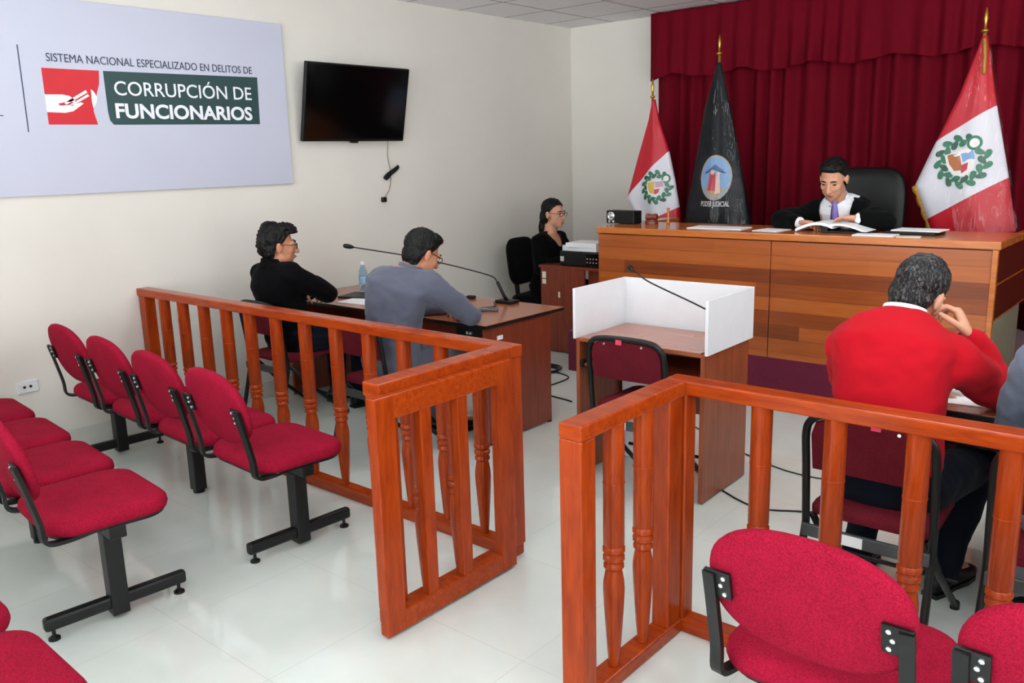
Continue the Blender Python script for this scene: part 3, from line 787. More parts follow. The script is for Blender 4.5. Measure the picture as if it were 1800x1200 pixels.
b = B(); lathe(b, [(.03, 0), (.032, .003), (.03, .045), (.028, .046)], seg=14); o = tagged('paper_cup', b, M['white'], 'small white cup on the printer at the left of the paper pile', 'cup', True); o.location = (.935, 3.25, .8835)

def swivel(name, label, loc, rz, back_w, back_z0, back_z1, m, seat_z=.46, arms=False):
    t = thing(name, label, 'chair', loc, rz)
    b = B(); pad(b, rrect(.5, .48, .1, 6), [(.03, seat_z-.06), (0, seat_z-.045), (0, seat_z-.02), (.02, seat_z), (.1, seat_z+.008)], lambda a, c, z: Vector((a, c, z))); obj('seat', b, M[m], t, True, angle=1.2)
    hz = (back_z1-back_z0)/2; zc = (back_z0+back_z1)/2; tl = Matrix.Rotation(math.radians(7), 3, 'X')
    b = B(); pad(b, sellip(back_w/2, hz, 4, 40), [(.1, -.05), (.03, -.045), (0, -.02), (0, .0), (.02, .02), (.08, .028)], lambda a, c, z: Vector((0, -.25, zc))+tl @ Vector((a, z+.5*a*a, c))); obj('backrest', b, M[m], t, True, angle=1.2)
    b = B(); tube(b, [(0, -.1, seat_z-.06), (0, -.29, seat_z-.05), (0, -.31, seat_z+.12), (0, -.30, zc)], .02, sq=(.03, .008)); obj('back_support', b, M['blackp'], t)
    b = B(); lathe(b, [(.03, .10), (.03, .25), (.02, .25), (.02, seat_z-.05)], seg=14); obj('gas_column', b, M['blackp'], t, True, angle=.6)
    for k in range(5):
        a = 2*PI*k/5+.3; d = Vector((math.cos(a), math.sin(a), 0))
        b = B(); tube(b, [d*.02+Vector((0, 0, .11)), d*.27+Vector((0, 0, .075))], .018, 8); sp = obj('base_spoke', b, M['blackp'], t, True)
        b = B(); n = Vector((-d.y, d.x, 0)); lathe(b, [(.026, -.016), (.03, -.012), (.03, .012), (.026, .016)], d*.27+Vector((0, 0, .031)), 14, n); obj('castor', b, M['blackp'], sp, True, angle=.6)
    if arms:
        for s in (-1, 1):
            b = B(); tube(b, bez([(s*.24, .1, seat_z-.04), (s*.30, .1, seat_z+.05), (s*.30, .08, seat_z+.2), (s*.29, -.1, seat_z+.22), (s*.27, -.24, seat_z+.2)], 5), .02, 10); obj('armrest', b, M['blackp'], t, True)
    return t
swivel('office_chair', 'black office swivel chair under the woman by the left wall', (.50, 3.50, 0), -PI/2+.12, .44, .52, .95, 'blackcloth', .44)
swivel('executive_chair', 'black high-backed leather chair behind the judge', (3.22, 3.60, P0), PI+.1, .56, .52, 1.21, 'leather', .48, True)

# ------------------------------------------------------------------ right-hand table
t = thing('lawyers_table', 'dark reddish table before the person in the red sweater at the right', 'table', (0, 0, 0))
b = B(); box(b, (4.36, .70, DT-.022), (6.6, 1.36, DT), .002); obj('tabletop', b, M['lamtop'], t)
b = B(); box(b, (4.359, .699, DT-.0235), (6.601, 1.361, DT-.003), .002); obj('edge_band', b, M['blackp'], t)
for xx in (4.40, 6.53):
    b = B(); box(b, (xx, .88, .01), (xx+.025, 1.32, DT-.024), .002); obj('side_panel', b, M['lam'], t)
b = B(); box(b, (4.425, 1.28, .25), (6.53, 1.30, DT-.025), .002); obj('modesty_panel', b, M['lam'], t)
b = B(); box(b, (4.38, .706, DT-.13), (6.58, .73, DT-.025), .002); obj('apron', b, M['blackp'], t)
sheet('paper_sheet', (4.52, .93), .22, .30, .1, 'white paper on the right table under the red sleeve', th=.003)

# ------------------------------------------------------------------ cables on the floor
b = B()
for k in range(4):
    tube(b, [Vector((1.20+(.10+.012*k)*math.cos(a), 2.60+(.09+.01*k)*math.sin(a), .006+.007*k)) for a in np.linspace(0, 2*PI, 24)[:-1]], .005, 6, True)
tube(b, bez([(1.30, 2.6, .006), (1.5, 2.5, .006), (1.55, 2.1, .006), (1.9, 2.0, .006)]), .005, 6)
tagged('coiled_cable', b, M['blackp'], 'coil of dark cable on the floor beside the platform corner', 'cable', True)
b = B(); tube(b, bez([(2.05, 2.35, .005), (2.4, 2.25, .005), (2.75, 2.05, .005), (3.6, 1.6, .005), (4.2, 1.75, .005), (4.9, 2.0, .005)]), .0035, 6)
tagged('floor_cable', b, M['blackp'], 'thin dark cable crossing the floor behind the witness booth', 'cable', True)
b = B(); tube(b, bez([(2.1, 2.15, .005), (2.5, 2.1, .005), (2.7, 1.75, .005), (3.55, 1.1, .005), (3.9, 1.15, .005), (4.4, 1.4, .005)]), .004, 6)
tagged('floor_cable', b, M['blackp'], 'dark floor cable nearest the witness booth legs', 'cable', True)
# ------------------------------------------------------------------ curtain
def pleats(name, xa, xb, yfun, zrows, parent, nx):
    b = B(); rows = []
    for z in zrows:
        rows.append([b.verts.new((xa+(xb-xa)*k/nx, *yfun(xa+(xb-xa)*k/nx, z))) for k in range(nx+1)])
    for a, c in zip(rows, rows[1:]):
        for k in range(nx): b.faces.new((a[k], a[k+1], c[k+1], c[k]))
    o = obj(name, b, M['curtain'], parent, True)
    s = o.modifiers.new('s', 'SOLIDIFY'); s.thickness = .006; s.offset = 0
    return o
t = thing('stage_curtain', 'tall maroon curtain with gathered valance across the back wall', 'curtain', (0, 0, 0))
def cy(x, z):
    ph = x*2*PI/.17+3.2*noise.noise((x*2.3, 0, 0))*2+.35*noise.noise((x*2, z*.7, 4))
    return (4.53+.036*math.sin(ph)+.018*noise.noise((x*5, z*.6, 2)), z)
pleats('drape', 1.055, 7.1, cy, list(np.linspace(P0+.005, 2.5, 10)), t, 900)
def vy(x, z):
    ph = x*2*PI/.155+5*noise.noise((x*1.6, 7, 0))
    k = (2.88-z)/.55
    s = math.sin(ph)
    y = 4.44-.012*k-(.010+.026*k)*s*(.65+.6*noise.noise((x*3, z*1.5, 5)))-.016*k*noise.noise((x*7, z*2, 1))
    zz = z if z > 2.45 else z+.022*math.sin(x*2*PI/.62+1)*1.0+.012*noise.noise((x*6, 3, 3))
    return (y, zz)
pleats('valance', 1.03, 7.1, vy, [2.335, 2.345, 2.40, 2.46, 2.55, 2.65, 2.75, 2.83, 2.87, 2.895], t, 700)
b = B(); tube(b, [(1.035, 4.50, 2.87), (7.1, 4.50, 2.87)], .012, 8); obj('curtain_rail', b, M['blackp'], t)

# ------------------------------------------------------------------ flags
def interp(tab, z):
    tab = sorted(tab); zs = [a for a, _ in tab]; xs = [c for _, c in tab]
    return float(np.interp(z, zs, xs))
class Drape:
    """closed draped cloth around a pole; front(x,z) gives the visible surface"""
    def __init__(s, yc, left, right, ztop, zbot, depth, nf, amp, seed):
        s.yc, s.l, s.r, s.zt, s.zb, s.dp, s.nf, s.amp, s.seed = yc, left, right, ztop, zbot, depth, nf, amp, seed
    def pt(s, u, z):
        l, r = interp(s.l, z), interp(s.r, z); w = (r-l)/2; c = (l+r)/2
        k = min(1, (s.zt-z)/(s.zt-s.zb)+.05)
        x = c+w*math.cos(u)
        rip = s.amp*k*math.sin(s.nf*u+s.seed+.8*noise.noise((u*1.5, z*1.5, s.seed)))
        y = s.yc-(s.dp*k+.012)*math.sin(u)-rip*abs(math.sin(u))
        return Vector((x, y, z))
    def front(s, x, z, off=.004):
        l, r = interp(s.l, z), interp(s.r, z); w = (r-l)/2; c = (l+r)/2
        u = math.acos(max(-.98, min(.98, (x-c)/w))); p = s.pt(u, z); p.x = x; p.y -= off; return p
    def mesh(s, bot=None, nu=96, nz=70, grow=0):
        b = B(); rr = []
        for i in range(nz+1):
            z = s.zt+(s.zb-s.zt)*i/nz
            ring = []
            for k in range(nu):
                u = 2*PI*k/nu; p = s.pt(u, z)
                if bot:
                    zb = bot(p.x)
                    if p.z < zb: p.z = zb+.0005*i*0
                if grow:
                    c = Vector(((interp(s.l, z)+interp(s.r, z))/2, s.yc, p.z)); d = p-c
                    if d.length > 0: p = p+d.normalized()*grow
                ring.append(p)
            rr.append(ring)
        rings(b, rr); return b
def disc_on(D, name, cx, cz, poly, m, parent, off, th=.0015, rot=0):
    """flat printed patch following the cloth: poly relative to centre, cut into a fan of small faces"""
    b = B(); co_, si = math.cos(rot), math.sin(rot)
    P = [(cx+a*co_-c*si, cz+a*si+c*co_) for a, c in poly]
    mx = sum(p[0] for p in P)/len(P); mz = sum(p[1] for p in P)/len(P)
    prev = None; c0 = b.verts.new(D.front(mx, mz, off))
    for q in (.25, .5, .75, 1.0):
        ring = [b.verts.new(D.front(mx+(x-mx)*q, mz+(z-mz)*q, off)) for x, z in P]
        n = len(ring)
        for k in range(n):
            j = (k+1) % n
            if prev is None: b.faces.new((c0, ring[k], ring[j]))
            else: b.faces.new((prev[k], ring[k], ring[j], prev[j]))
        prev = ring
    o = obj(name, b, m, parent, True)
    return o
def circ(r, n=24, r2=None): return [(r*math.cos(2*PI*k/n), (r2 or r)*math.sin(2*PI*k/n)) for k in range(n)]
def pole(parent, base, top, tipm='gold'):
    b = B(); base, top = Vector(base), Vector(top); d = (top-base).normalized()
    tube(b, [base, top-d*.12], .011, 10); obj('pole', b, M['goldf'], parent, True)
    b = B(); lathe(b, [(.011, -.14), (.022, -.13), (.022, -.12), (.008, -.115), (.010, -.07), (.014, -.05), (.010, -.02), (.002, .02)], top, 12, d); obj('finial', b, M[tipm], parent, True)
    b = B(); lathe(b, [(.15, 0), (.15, .015), (.06, .03), (.03, .06), (.02, .10)], (base.x, base.y, P0), 24); obj('pole_base', b, M['gold'], parent, True, angle=.6)
C_ = {k: plain('print_'+k, v, .5, var=.06, coat=.3) for k, v in dict(green=(28, 110, 78), dgreen=(24, 84, 64), sky=(120, 160, 205), white=(228, 226, 224), red=(190, 44, 60), gold=(206, 170, 70), brown=(170, 96, 40), tan=(178, 150, 112), blue=(70, 92, 140), pinkish=(226, 190, 178), lilac=(190, 150, 170)).items()}
def flagmat(name, lo, hi):
    """red / white / red bands, slanting: lo, hi = (x, z, slope) of the two borders"""
    m, nt, b = _new(name); setc(b, lin((190, 14, 36)), .5, 0, .4, .25, .15)
    tc = nt.nodes.new('ShaderNodeTexCoord'); sx = nt.nodes.new('ShaderNodeSeparateXYZ'); nt.links.new(tc.outputs['Object'], sx.inputs[0])
    def mth(op, a, c):
        n = nt.nodes.new('ShaderNodeMath'); n.operation = op
        for i, q in enumerate((a, c)):
            if isinstance(q, (int, float)): n.inputs[i].default_value = q
            else: nt.links.new(q, n.inputs[i])
        return n.outputs[0]
    def above(x, z, s):   # z - (z0 + s (x - x0)) > 0
        return mth('GREATER_THAN', mth('SUBTRACT', sx.outputs[2], mth('ADD', mth('MULTIPLY', sx.outputs[0], s), z-s*x)), 0)
    wf = mth('MULTIPLY', above(*lo), mth('SUBTRACT', 1, above(*hi)))
    mx = nt.nodes.new('ShaderNodeMix'); mx.data_type = 'RGBA'
    nt.links.new(wf, mx.inputs['Factor']); mx.inputs['A'].default_value = (*lin((188, 14, 36)), 1); mx.inputs['B'].default_value = (*lin((216, 214, 222)), 1)
    nt.links.new(mx.outputs['Result'], b.inputs['Base Color'])
    return m
def peru_emblem(D, cx, cz, r, t, rot):
    R = lambda a: (math.cos(a), math.sin(a))
    # laurel wreath: leaves around a ring
    for k in range(24):
        a = rot+PI*.27+2*PI*.87*k/23
        q_ = (.98, .76)[k % 2]; da = R(a); lx, lz = cx+da[0]*r*q_, cz+da[1]*r*q_
        leaf = [(r*.215*math.cos(q), r*.125*math.sin(q)*(1+.3*math.cos(q))) for q in np.linspace(0, 2*PI, 11)[:-1]]
        disc_on(D, 'wreath_leaf', lx, lz, leaf, C_['green' if k % 3 else 'dgreen'], t, .006, rot=a+PI/2+(.65 if k % 2 else -.65))
    da = R(rot+PI*.18); ccx, ccz = cx+da[0]*r*.86, cz+da[1]*r*.86
    ring = []
    disc_on(D, 'civic_crown', ccx, ccz, circ(r*.30), C_['green'], t, .007)
    disc_on(D, 'crown_centre', ccx, ccz, circ(r*.19), C_['white'], t, .0085)
    sh = [(-.56, .48), (.56, .48), (.58, 0), (.44, -.42), (.0, -.64), (-.44, -.42), (-.58, 0)]
    disc_on(D, 'shield_border', cx-r*.05, cz-r*.03, [(a*r*1.0, c*r*1.0) for a, c in sh], C_['white'], t, .007, rot=rot*.6)
    disc_on(D, 'shield_field', cx-r*.05-r*.20, cz-r*.03+r*.02, [(-.28*r, .36*r), (.2*r, .36*r), (.2*r, -.05*r), (.18*r, -.42*r), (-.14*r, -.36*r), (-.28*r, -.02*r)], C_['gold' if r < .14 else 'brown'], t, .0085, rot=rot*.6)
    disc_on(D, 'shield_field', cx+r*.17, cz+r*.10, [(-.17*r, .28*r), (.32*r, .28*r), (.32*r, -.1*r), (-.17*r, -.1*r)], C_['lilac' if r < .14 else 'sky'], t, .0085, rot=rot*.6)
    disc_on(D, 'shield_field', cx+r*.08, cz-r*.30, [(-.14*r, .16*r), (.24*r, .2*r), (.14*r, -.08*r), (-.1*r, -.18*r)], C_['red'], t, .0085, rot=rot*.6)

FY = 3.98
# small flag, left
t = thing('furled_flag', 'small red and white flag with crest on the left behind the black radio', 'flag', (0, 0, 0), 0, 'flags behind the court bench')
zA, zB_ = 2.12, .95
D = Drape(FY, [(2.12, 1.335), (1.95, 1.30), (1.65, 1.20), (1.28, 1.085), (1.08, 1.22), (.95, 1.30)], [(2.12, 1.36), (1.95, 1.40), (1.69, 1.50), (1.45, 1.56), (1.22, 1.605), (1.0, 1.62), (.95, 1.62)], zA, zB_, .10, 5, .02, 1.0)
fm = flagmat('flag_cloth_small', (1.34, 1.075, .52), (1.10, 1.29, .98))
obj('cloth', D.mesh(), fm, t, True)
peru_emblem(D, 1.42, 1.385, .128, t, .15)
pole(t, (1.33, FY, P0+.02), (1.335, FY, 2.27))
# black flag, middle
t = thing('furled_flag', 'black flag with oval emblem and white lettering under clear plastic', 'flag', (0, 0, 0), 0, 'flags behind the court bench')
D = Drape(FY, [(2.37, 1.935), (2.0, 1.83), (1.5, 1.745), (1.09, 1.665), (.9, 1.63)], [(2.37, 1.965), (2.0, 2.06), (1.5, 2.175), (1.09, 2.27), (.9, 2.31)], 2.37, .9, .10, 4, .014, 2.0)
navy = plain('flag_black_cloth', (9, 14, 22), .6, spec=.2)
obj('cloth', D.mesh(), navy, t, True)
ex, ez = 1.978, 1.462
disc_on(D, 'emblem_border', ex, ez, circ(.138, 28, .182), C_['tan'], t, .005)
disc_on(D, 'emblem_sky', ex, ez, circ(.129, 28, .172), C_['sky'], t, .0065)
disc_on(D, 'emblem_ground', ex, ez-.115, [(-.092, .045), (.092, .045), (.07, -.005), (.03, -.045), (-.03, -.045), (-.07, -.005)], C_['tan'], t, .008)
disc_on(D, 'emblem_roof', ex, ez+.075, [(-.095, -.03), (-.03, .01), (.0, .035), (.03, .01), (.095, -.03), (.09, -.045), (.0, .012), (-.09, -.045)], C_['blue'], t, .008)
disc_on(D, 'emblem_figure', ex-.015, ez-.035, [(-.03, .075), (.0, .10), (.02, .07), (.028, -.07), (-.045, -.07)], C_['red'], t, .0095)
disc_on(D, 'emblem_figure', ex+.032, ez-.04, [(-.012, .085), (.01, .085), (.022, -.08), (-.022, -.09)], C_['pinkish'], t, .0095)
disc_on(D, 'emblem_figure', ex-.02, ez+.045, circ(.02, 12), C_['pinkish'], t, .0095)
me = textmesh('PODER JUDICIAL', 1.0, .004)
xs_ = [v.co.x for v in me.vertices]
for v in me.vertices:
    x = 1.86+(v.co.x-min(xs_))/(max(xs_)-min(xs_))*.25; z = 1.232+v.co.y*.042/.7
    v.co = D.front(x, z, .006+v.co.z)
obj('lettering', me, C_['white'], t)
D2 = Drape(FY, D.l, D.r, 2.37, .9, .118, 9, .012, 5.0)
obj('plastic_cover', D2.mesh(nu=120, grow=.012), M['film'], t, True)
pole(t, (1.95, FY, P0+.02), (1.948, FY, 2.565))
# large flag, right
t = thing('furled_flag', 'large red and white flag with crest on the right beside the judge', 'flag', (0, 0, 0), 0, 'flags behind the court bench')
D = Drape(3.90, [(2.36, 3.865), (2.0, 3.755), (1.67, 3.62), (1.40, 3.515), (1.07, 3.65), (.9, 3.70)], [(2.36, 3.895), (1.92, 3.985), (1.47, 4.09), (1.09, 4.165), (.9, 4.19)], 2.36, .9, .13, 4, .024, 3.1)
fm = flagmat('flag_cloth_large', (3.64, 1.18, .60), (3.625, 1.69, .63))
obj('cloth', D.mesh(), fm, t, True)
peru_emblem(D, 3.825, 1.563, .158, t, .5)
b = B()
pts = [Vector((interp(D.l, z)+.006, 3.90-.03, z)) for z in np.linspace(1.40, 1.0, 14)]
tube(b, pts, [.02+.006*math.sin(k*2.2) for k in range(14)], 10); obj('gold_fringe', b, M['goldf'], t, True)
b = B(); tube(b, bez([(3.885, 3.86, 2.34), (3.90, 3.84, 2.25), (3.905, 3.84, 2.12)]), [.012]*17, 8); obj('tassel', b, M['goldf'], t, True)
D2 = Drape(3.90, D.l, [(2.36, 3.90), (1.92, 4.0), (1.47, 4.12), (1.09, 4.21), (.9, 4.24)], 2.36, .9, .15, 8, .014, 5.0)
obj('plastic_cover', D2.mesh(nu=120, grow=.012), M['film'], t, True)
pole(t, (3.88, 3.90, P0+.02), (3.876, 3.90, 2.52))

# ------------------------------------------------------------------ people
S = 1.06
def V(*a): return Vector(a)
def spine_loft(bm, pts, ws, ds, side, n=22, e=2.4):
    """elliptic sections along a spine"""
    pts = [Vector(p) for p in pts]; rr = []
    for i, p in enumerate(pts):
        tn = (pts[min(i+1, len(pts)-1)]-pts[max(i-1, 0)]).normalized()
        sd = side[i] if isinstance(side, list) else side
        sd = (sd-tn*sd.dot(tn)).normalized(); fw = tn.cross(sd)   # +fw = forward for side=+right, tn=up -> up x right = forward
        rr.append([p+sd*ws[i]*a+fw*ds[i]*c for a, c in sellip(1, 1, e, n)])
    rings(bm, rr)
def head_rot(yaw, pitch, roll):
    return Matrix.Rotation(yaw, 3, 'Z') @ Matrix.Rotation(roll, 3, 'Y') @ Matrix.Rotation(pitch, 3, 'X')
def head_shapes(bm, C, R, s=1.0, female=False):
    f = lambda x, y, z: C+R @ (Vector((x, y, z))*s)
    e = lambda c, r: ell(bm, f(*c), [q*s for q in r], R, 20)
    e((0, -.022, .035), (.076, .096, .088)); e((0, .028, -.018), (.064, .066, .092)); e((0, .042, -.070), (.050 if not female else .044, .048, .044))
    e((0, .066, -.096), (.022, .02, .018))
    for q in (-1, 1):
        e((q*.035, .056, -.020), (.028, .027, .030)); e((q*.034, .018, -.058), (.026, .044, .040)); e((q*.030, .046, -.052), (.030, .030, .034))
        e((q*.078, -.012, -.006), (.010, .019, .031)); e((q*.083, -.018, .004), (.007, .013, .022)); e((q*.0125, .101, -.032), (.010, .012, .008))
        e((q*.030, .076, .024), (.026, .016, .009))
    cap(bm, f(0, .090, .016), f(0, .111, -.028), .009*s, .0135*s)
    e((0, .090, -.056), (.024, .011, .0065)); e((0, .087, -.067), (.021, .012, .0075))
def face_bits(parent, C, R, s, org, glasses=False, closed=False):
    f = lambda x, y, z: C+R @ (Vector((x, y, z))*s)-org
    for q in (-1, 1):
        b = B(); tube(b, [f(q*.013, .0945, .0325), f(q*.030, .0915, .0355), f(q*.048, .080, .029)], [.0035*s, .0045*s, .003*s], 8); obj('eyebrow', b, M['hair'], parent, True)
        b = B(); ell(b, f(q*.031, .0815, .008), (.0125*s, .0085*s, .0068*s if not closed else .003*s), R, 12)
        ey = obj('eye', b, M['eyewhite'] if not closed else M['iris'], parent, True)
        if not closed:
            b = B(); ell(b, f(q*.031, .0885, .008), (.0052*s, .003*s, .0052*s), R, 10); obj('iris', b, M['iris'], ey, True)
            b = B(); tube(b, [f(q*.019, .087, .0115), f(q*.031, .0905, .0155), f(q*.043, .084, .0115)], .0018*s, 6); obj('lash_line', b, M['hair'], ey, True)
    b = B()
    tube(b, [f(-.022, .095, -.0615), f(-.008, .1015, -.0605), f(.008, .1015, -.0605), f(.022, .095, -.0615)], [.002*s, .0045*s, .0045*s, .002*s], 8); obj('lips', b, M['lip'], parent, True)
    if glasses:
        g = None
        b = B()
        for q in (-1, 1):
            tube(b, [f(q*.031+.024*math.cos(a), .101-.15*(.024*math.cos(a)*q), .006+.0165*math.sin(a)) for a in np.linspace(0, 2*PI, 17)[:-1]], .0022*s, 6, True)
            tube(b, [f(q*.054, .099, .012), f(q*.078, .075, .014), f(q*.084, -.01, .016), f(q*.082, -.03, .0)], .0021*s, 6)
        tube(b, [f(-.008, .102, .010), f(0, .105, .013), f(.008, .102, .010)], .002*s, 6)
        obj('spectacles', b, M['glass_dark'], parent, True)
def hair_piece(parent, C, R, s, org, m='hair', style='short', seed=0, amp=.006, thin=False):
    b = B(); f = lambda x, y, z: C+R @ (Vector((x, y, z))*s)
    e = lambda c, r: ell(b, f(*c), [q*s for q in r], R, 22)
    e((0, -.024, .042), (.082, .105, .092)); e((0, -.046, -.015), (.074, .066, .078)); e((0, -.040, -.06), (.060, .048, .055))
    if style == 'tuft':
        e((0, .06, .088), (.062, .05, .038)); e((.01, .03, .112), (.055, .06, .03)); e((0, -.05, .105), (.06, .06, .04)); e((0, -.10, .01), (.06, .03, .07))
    if style == 'parted':
        e((.012, .018, .100), (.060, .056, .03)); e((-.03, .02, .092), (.045, .048, .028))
    if style == 'long':
        e((0, -.03, .05), (.086, .104, .09)); e((0, -.10, -.03), (.06, .045, .09)); e((0, -.115, -.12), (.055, .04, .09)); e((0, -.10, -.20), (.045, .035, .07))
    Ri = R.transposed()
    def cut(p):
        q = (Ri @ (p-C))/s
        y, z, x = q.y, q.z, abs(q.x)
        if style == 'long' and y < -.02: return False
        if y > .055: lim = .082-.3*max(0, x-.045)
        elif y > .0: lim = .082-(.055-y)*1.3
        elif y > -.035: lim = -.012 if x > .05 else .0
        else: lim = -.085+.4*max(0, y+.06)
        return z < lim
    def disp(p, n):
        q = p*55; return max(-.0015, amp*(noise.noise((q.x, q.y, q.z*.6+seed))+.6*noise.noise((q.x*2.3, q.y*2.3, q.z*1.3+seed))))
    return fuse('hair', b, M[m], parent, .005, 7, disp, cut, org)
def hand(bm, W, D, N, right, curl=(.4, .5, .4), thumb=.4, s=1.0, spread=.10, each=None):
    D = D.normalized(); N = (N-D*N.dot(D)).normalized()
    T = D.cross(N) if right else N.cross(D)
    rr = []
    for d, wd, th, sh in ((-.012, .024, .018, 0), (.012, .029, .017, 0), (.045, .040, .0165, .001), (.078, .042, .0145, 0), (.094, .036, .010, -.002)):
        c = W+(D*d+T*sh)*s
        rr.append([c+(T*wd*a+N*th*q)*s for a, q in sellip(1, 1, 2.6, 16)])
    rings(bm, rr)
    for i, (tx, ln, r) in enumerate(((.031, .072, .0088), (.0105, .080, .009), (-.0105, .074, .0086), (-.031, .058, .0078))):
        cl = each[i] if each else curl
        p = W+(D*.088+T*tx)*s; d = (D+T*spread*(tx/.03)).normalized(); ang = 0
        for j, (k, c) in enumerate(zip((.46, .30, .24), cl)):
            ang += c; dd = (d*math.cos(ang)+N*math.sin(ang)).normalized()
            q = p+dd*ln*k*s; rj = r*(1-.12*j)*s
            cap(bm, p, q, rj, rj*.9, 10); p = q
    p = W+(D*.020+T*.024)*s
    d1 = (D*.75+T*.62+N*thumb).normalized(); q = p+d1*.044*s; cap(bm, p, q, .013*s, .0105*s, 10)
    d2 = (D*.95+T*.15+N*(thumb+.25)).normalized(); q2 = q+d2*.032*s; cap(bm, q, q2, .0105*s, .0095*s, 10)
    d3 = (D*1.0-T*.1+N*(thumb+.35)).normalized(); cap(bm, q2, q2+d3*.024*s, .0095*s, .0075*s, 10)
def shoe(parent, A, d, s, org, m='leather', fl=0.0):
    """A ankle, d toe direction (flat)"""
    b = B(); d = Vector((d.x, d.y, 0)).normalized(); sd = Vector((d.y, -d.x, 0)); z0 = .012
    P = Vector((A.x, A.y, fl)); rr = []
    for t_, wd, h in ((-.075, .02, .05), (-.06, .034, .075), (0, .036, .085), (.06, .040, .068), (.12, .045, .05), (.17, .043, .042), (.205, .03, .034), (.222, .012, .02)):
        c = P+d*t_*s; rr.append([c+sd*wd*s*a+Vector((0, 0, z0+(h*.5+h*.5*q)*s)) for a, q in sellip(1, 1, 2.6, 16)])
    rings(b, rr); ell(b, A+Vector((0, 0, -.01)), (.046*s, .055*s, .045*s))
    sh = fuse('shoe', b, M[m], parent, .005, 4, None, None, org)
    b = B(); pad(b, [(x, y) for x, y in [(-.08, -.03), (-.03, -.038), (.05, -.036), (.12, -.047), (.18, -.043), (.22, -.02), (.225, .0), (.22, .02), (.18, .043), (.12, .047), (.05, .036), (-.03, .038), (-.08, .03)]], [(0, .001), (0, .018)], lambda a, c, z: P+d*a*s*.97+sd*c*s*.93+Vector((0, 0, z))-org)
    obj('sole', b, M['blackp'], sh)
def wrinkle(seed, a=.006, f=9):
    def d(p, n):
        return a*(noise.noise((p.x*f, p.y*f, p.z*f*1.7+seed))+.5*noise.noise((p.x*f*2.5+seed, p.y*f*2.5, p.z*f*3.5)))
    return d
def person(label, J, top, bottom, skin='skin', hairm='hair', style='short', glasses=False, closed=False, s=S, female=False, cut=None, top_name='jacket', hair_amp=.006, collar=True, seed=0, belly=1.0, loose=.016):
    """J: world joints.  side = direction of the person's right"""
    pel, nk, hd = J['pelvis'], J['neck'], J['head']
    R = head_rot(*J['hrot']); org = Vector((pel.x, pel.y, 0 if 'floor' not in J else J['floor']))
    t = thing('person', label, 'person', org)
    mid = J.get('mid', (pel*.5+nk*.5)+J.get('hunch', Vector((0, 0, 0))))
    chest = J.get('chest', mid*.42+nk*.58+J.get('hunch', Vector((0, 0, 0)))*.6)
    sR, sL = J['shR'], J['shL']; side = (sR-sL).normalized()
    psd = J.get('pside', side)
    sp = [pel-Vector((0, 0, .07*s)), pel, pel*.55+mid*.45, mid, chest, nk*.75+chest*.25-Vector((0, 0, .02*s)), nk+Vector((0, 0, .015*s))]
    sds = [psd, psd, psd, side, side, side, side]
    W = [.14, .165, .150, .150, .170, .135, .062]; Dp = [.10, .118, .108*belly, .110*belly, .118, .090, .062]
    if female: W = [.15, .17, .135, .135, .15, .115, .055]; Dp = [.11, .12, .095, .10, .12, .08, .055]
    W = [q*s for q in W]; Dp = [q*s for q in Dp]
    skull_base = hd+R @ (Vector((0, -.028, -.075))*s)
    def torso(b, g):
        spine_loft(b, sp, [q+g for q in W], [q+g for q in Dp], sds)
        for q in (sR, sL):
            inn = q+(nk-q)*.14-Vector((0, 0, .004*s))
            cap(b, inn, nk-Vector((0, 0, .035*s))+(q-nk)*.25, .062*s+g, .058*s+g, 16)
            cap(b, inn, chest*.6+inn*.4-Vector((0, 0, .03*s)), .066*s+g, .09*s+g, 16)
    def arm(b, A, E_, Wr, g, end=1.0):
        w_ = E_+(Wr-E_)*end
        chain(b, [A, A*.5+E_*.5, E_, E_*.6+w_*.4, w_], [.057*s+g, .051*s+g, .043*s+g*1.1, .042*s+g, .029*s+g*1.1], 14)
    def leg(b, h, k, a, g, end=1.0):
        e2 = k+(a-k)*end
        chain(b, [h, h*.5+k*.5, k, k*.68+e2*.32, e2], [.085*s+g, .075*s+g, .056*s+g*1.3, .057*s+g, .038*s+g*1.4], 14)
    # the body: one continuous skin
    b = B(); torso(b, -.004)
    chain(b, [nk-Vector((0, 0, .04*s)), skull_base], [.060*s, .056*s], 16)
    head_shapes(b, hd, R, s, female)
    for sd in 'RL':
        arm(b, J['sh'+sd], J['el'+sd], J['wr'+sd], -.006)
        hand(b, J['wr'+sd], J['hd'+sd], J['hn'+sd], sd == 'R', s=s*J.get('hs', .98), **J.get('hk'+sd, {}))
        leg(b, J['hip'+sd], J['kn'+sd], J['an'+sd], -.010)
        d = J['toe'+sd]; d = Vector((d.x, d.y, 0)).normalized()
        cap(b, J['an'+sd]-Vector((0, 0, .03)), J['an'+sd]+d*.15*s-Vector((0, 0, .045)), .03*s, .024*s)
    fuse('body', b, M[skin], t, .0042, 7, None, None, org)
    face_bits(t, hd, R, s, org, glasses, closed)
    hair_piece(t, hd, R, s, org, hairm, style, seed, hair_amp)
    # upper garment
    b = B(); torso(b, loose)
    for sd in 'RL': arm(b, J['sh'+sd], J['el'+sd], J['wr'+sd], loose, J.get('cuff', .93))
    if J.get('skirt'): 
        chain(b, [sp[0], sp[0]+J['skirt']], [.15*s, .14*s])
    nrm = (nk-chest).normalized()
    def ncut(p):
        if (p-nk).dot(nrm) > .022*s and (p-nk).length < .092*s: return True
        if p.z < J.get('hem', -9): return True
        return cut(p) if cut else False
    gm = fuse(top_name, b, M[top], t, .009, 24, wrinkle(seed, .009, 8), ncut, org)
    so = gm.modifiers.new('thick', 'SOLIDIFY'); so.thickness = .005; so.offset = -1
